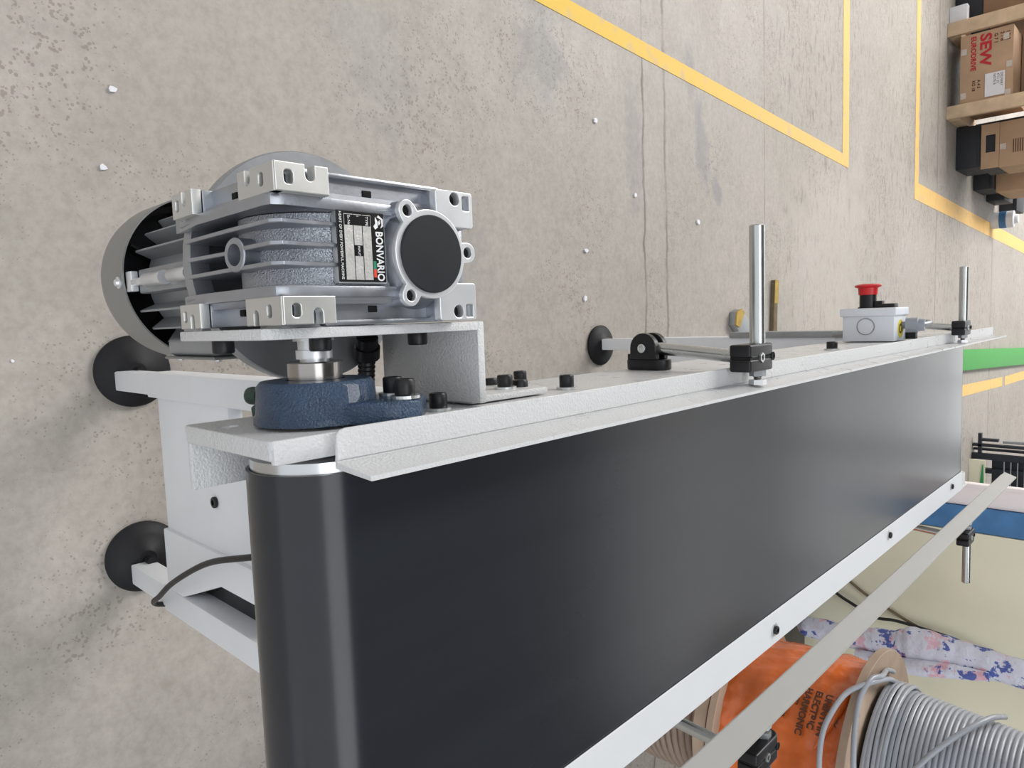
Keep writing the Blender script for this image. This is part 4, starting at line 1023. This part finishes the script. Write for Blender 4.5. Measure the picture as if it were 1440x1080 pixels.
# row of black bins running back with cartons on them
for i, (x0, x1, y0, z1, lab) in enumerate(((-1.262, -0.965, 6.05, -1.145, 'nearest black bin, right of the framed crate, under the open carton'),
                                    (-1.10, -0.88, 6.62, -1.17, 'second black bin of the row going back from the framed crate'),
                                    (-1.08, -0.84, 7.10, -1.17, 'third black bin of the row going back from the framed crate'),
                                    (-1.06, -0.80, 7.65, -1.17, 'fourth black bin of the row going back from the framed crate'))):
    q = MB(); q.box(x0, x1, y0, y0 + .36, -1.30, z1); q.bevel(.006); bb = q.build('black_bin', 'bin_black', None, 30)
    tag(bb, lab, 'bin', 'black bins in a row')
    q = MB(); q.box(x0 + .02, x1 - .02, y0 - .006, y0 + .004, z1 - .02, z1 - .008); q.build('rim', 'rack_dark', bb, 0)
q = MB(); q.box(-1.36, -1.22, 6.50, 6.75, -1.30, -0.40); q.bevel(.005); tag(q.build('dark_gap_filler', 'bin_black', None, 30), 'dark upright slab added to blacken the gap between framed crate and open carton', 'board')  # added dark slab; keeps the pale floor from showing through the gap
oc = thing('open_carton', 'pale brown carton with a square hole in front, on the nearest black bin', 'carton', (-1.10, 6.2, -1.143))
put_plate('front_panel', 'cardboard', oc, [(-1.250, -1.143), (-0.945, -1.143), (-0.945, -1.035), (-1.250, -1.035)], [[(-1.175, -1.115), (-1.055, -1.115), (-1.055, -1.058), (-1.175, -1.058)]], .006, (0, 6.046, 0), (1, 0, 0), (0, 0, 1))
q = MB(); q.box(-1.248, -0.947, 6.055, 6.40, -1.1425, -1.036); q.build('box_body', 'bin_black', oc, 0)
q = MB(); q.box(-1.250, -0.940, 6.040, 6.42, -1.0345, -0.75); q.bevel(.005); ub = q.build('upper_carton', 'cardboard', oc, 30)
for k in range(5):
    q = MB(); q.box(-1.12, -1.03, 6.0375, 6.0395, -0.955 + k * .013, -0.950 + k * .013); q.build('print_line', 'print_dark', ub, 0)
q = MB(); q.box(-1.10, -1.06, 6.036, 6.0395, -1.030, -0.995); q.build('clip', 'tape_clear', ub, 0)
q = MB(); q.box(-1.07, -0.86, 6.72, 7.3, -1.168, -0.93); q.bevel(.006); tag(q.build('carton', 'cardboard', None, 30), 'flat topped carton on the second black bin behind the open carton', 'carton')
q = MB(); q.lathe((-0.70, 7.35, -1.30), (0, 0, 1), [(0, .07), (.16, .07), (.165, .04), (.19, .035)], 24); can = q.build('plastic_bottle', 'paper_white', None, 30); tag(can, 'white bottle with blue band on the floor by the black bins', 'bottle')
q = MB(); q.lathe((-0.70, 7.35, -1.24), (0, 0, 1), [(0, .0715), (.05, .0715)], 24); q.build('band', 'post_blue', can, 30)

# ================================================================== small litter on the floor
def chip(x, y, s_, lab, mat='paper_white'):
    q = MB(); n_ = 7; a0 = random.random() * 6
    pts = [(x + s_ * random.uniform(.5, 1) * math.cos(a0 + 2 * PI * i / n_), y + 1.2 * s_ * random.uniform(.5, 1) * math.sin(a0 + 2 * PI * i / n_)) for i in range(n_)]
    q.prism(pts, 'z', -1.2995, -1.2995 + s_ * .45); return tag(q.build('foam_scrap', mat, None, 60), lab, 'scrap', 'white scraps on the floor')
chip(-0.4015, 0.4177, .0085, 'white scrap on the bare floor nearest the top left corner of the photo')
chip(-0.2724, 0.3937, .0065, 'small white scrap on the floor just left of the motor cowl')
chip(-0.5762, 1.7294, .010, 'white scrap on the floor near the two cracks, farthest out from the conveyor')
chip(-0.38, 1.93, .009, 'faint white scrap on the floor beside the nearer crack')
chip(-0.325, 2.325, .011, 'white scrap on the floor just past the two cracks')
chip(-0.195, 1.67, .010, 'faint white scrap halfway between the cracks and the black foot')
chip(-0.055, 1.66, .010, 'white scrap on the floor closest to the far black foot')
chip(0.035, 0.245, .0028, 'tiny white crumb on the floor beside the near foot')
q = MB(); q.prism([(-0.128, 2.935), (-0.122, 2.965), (0.10, 2.955), (0.10, 2.915)], 'z', -1.30, -1.282); q.bevel(.003)
st_ = tag(q.build('wood_stick', 'mud_brown', None, 30), 'dirty stick with a mustard tip on the floor behind the tall crossbar', 'stick')
q = MB(); q.prism([(-0.130, 2.933), (-0.126, 2.967), (-0.03, 2.962), (-0.03, 2.925)], 'z', -1.2815, -1.2800); q.build('painted_tip', 'mustard', st_, 30)
q = MB(); q.prism([(0.00, 2.56), (-0.01, 2.60), (0.015, 2.64), (0.05, 2.70), (0.09, 2.72), (0.09, 2.60), (0.05, 2.55)], 'z', -1.30, -1.272); q.bevel(.006)
lp = tag(q.build('plastic_lump', 'motor_grey', None, 30), 'crumpled grey and mustard scrap on the floor near the dirty stick', 'scrap')
q = MB(); q.prism([(0.00, 2.558), (-0.011, 2.60), (0.005, 2.62), (0.06, 2.58), (0.05, 2.548)], 'z', -1.272, -1.266); q.build('mustard_edge', 'mustard', lp, 30)
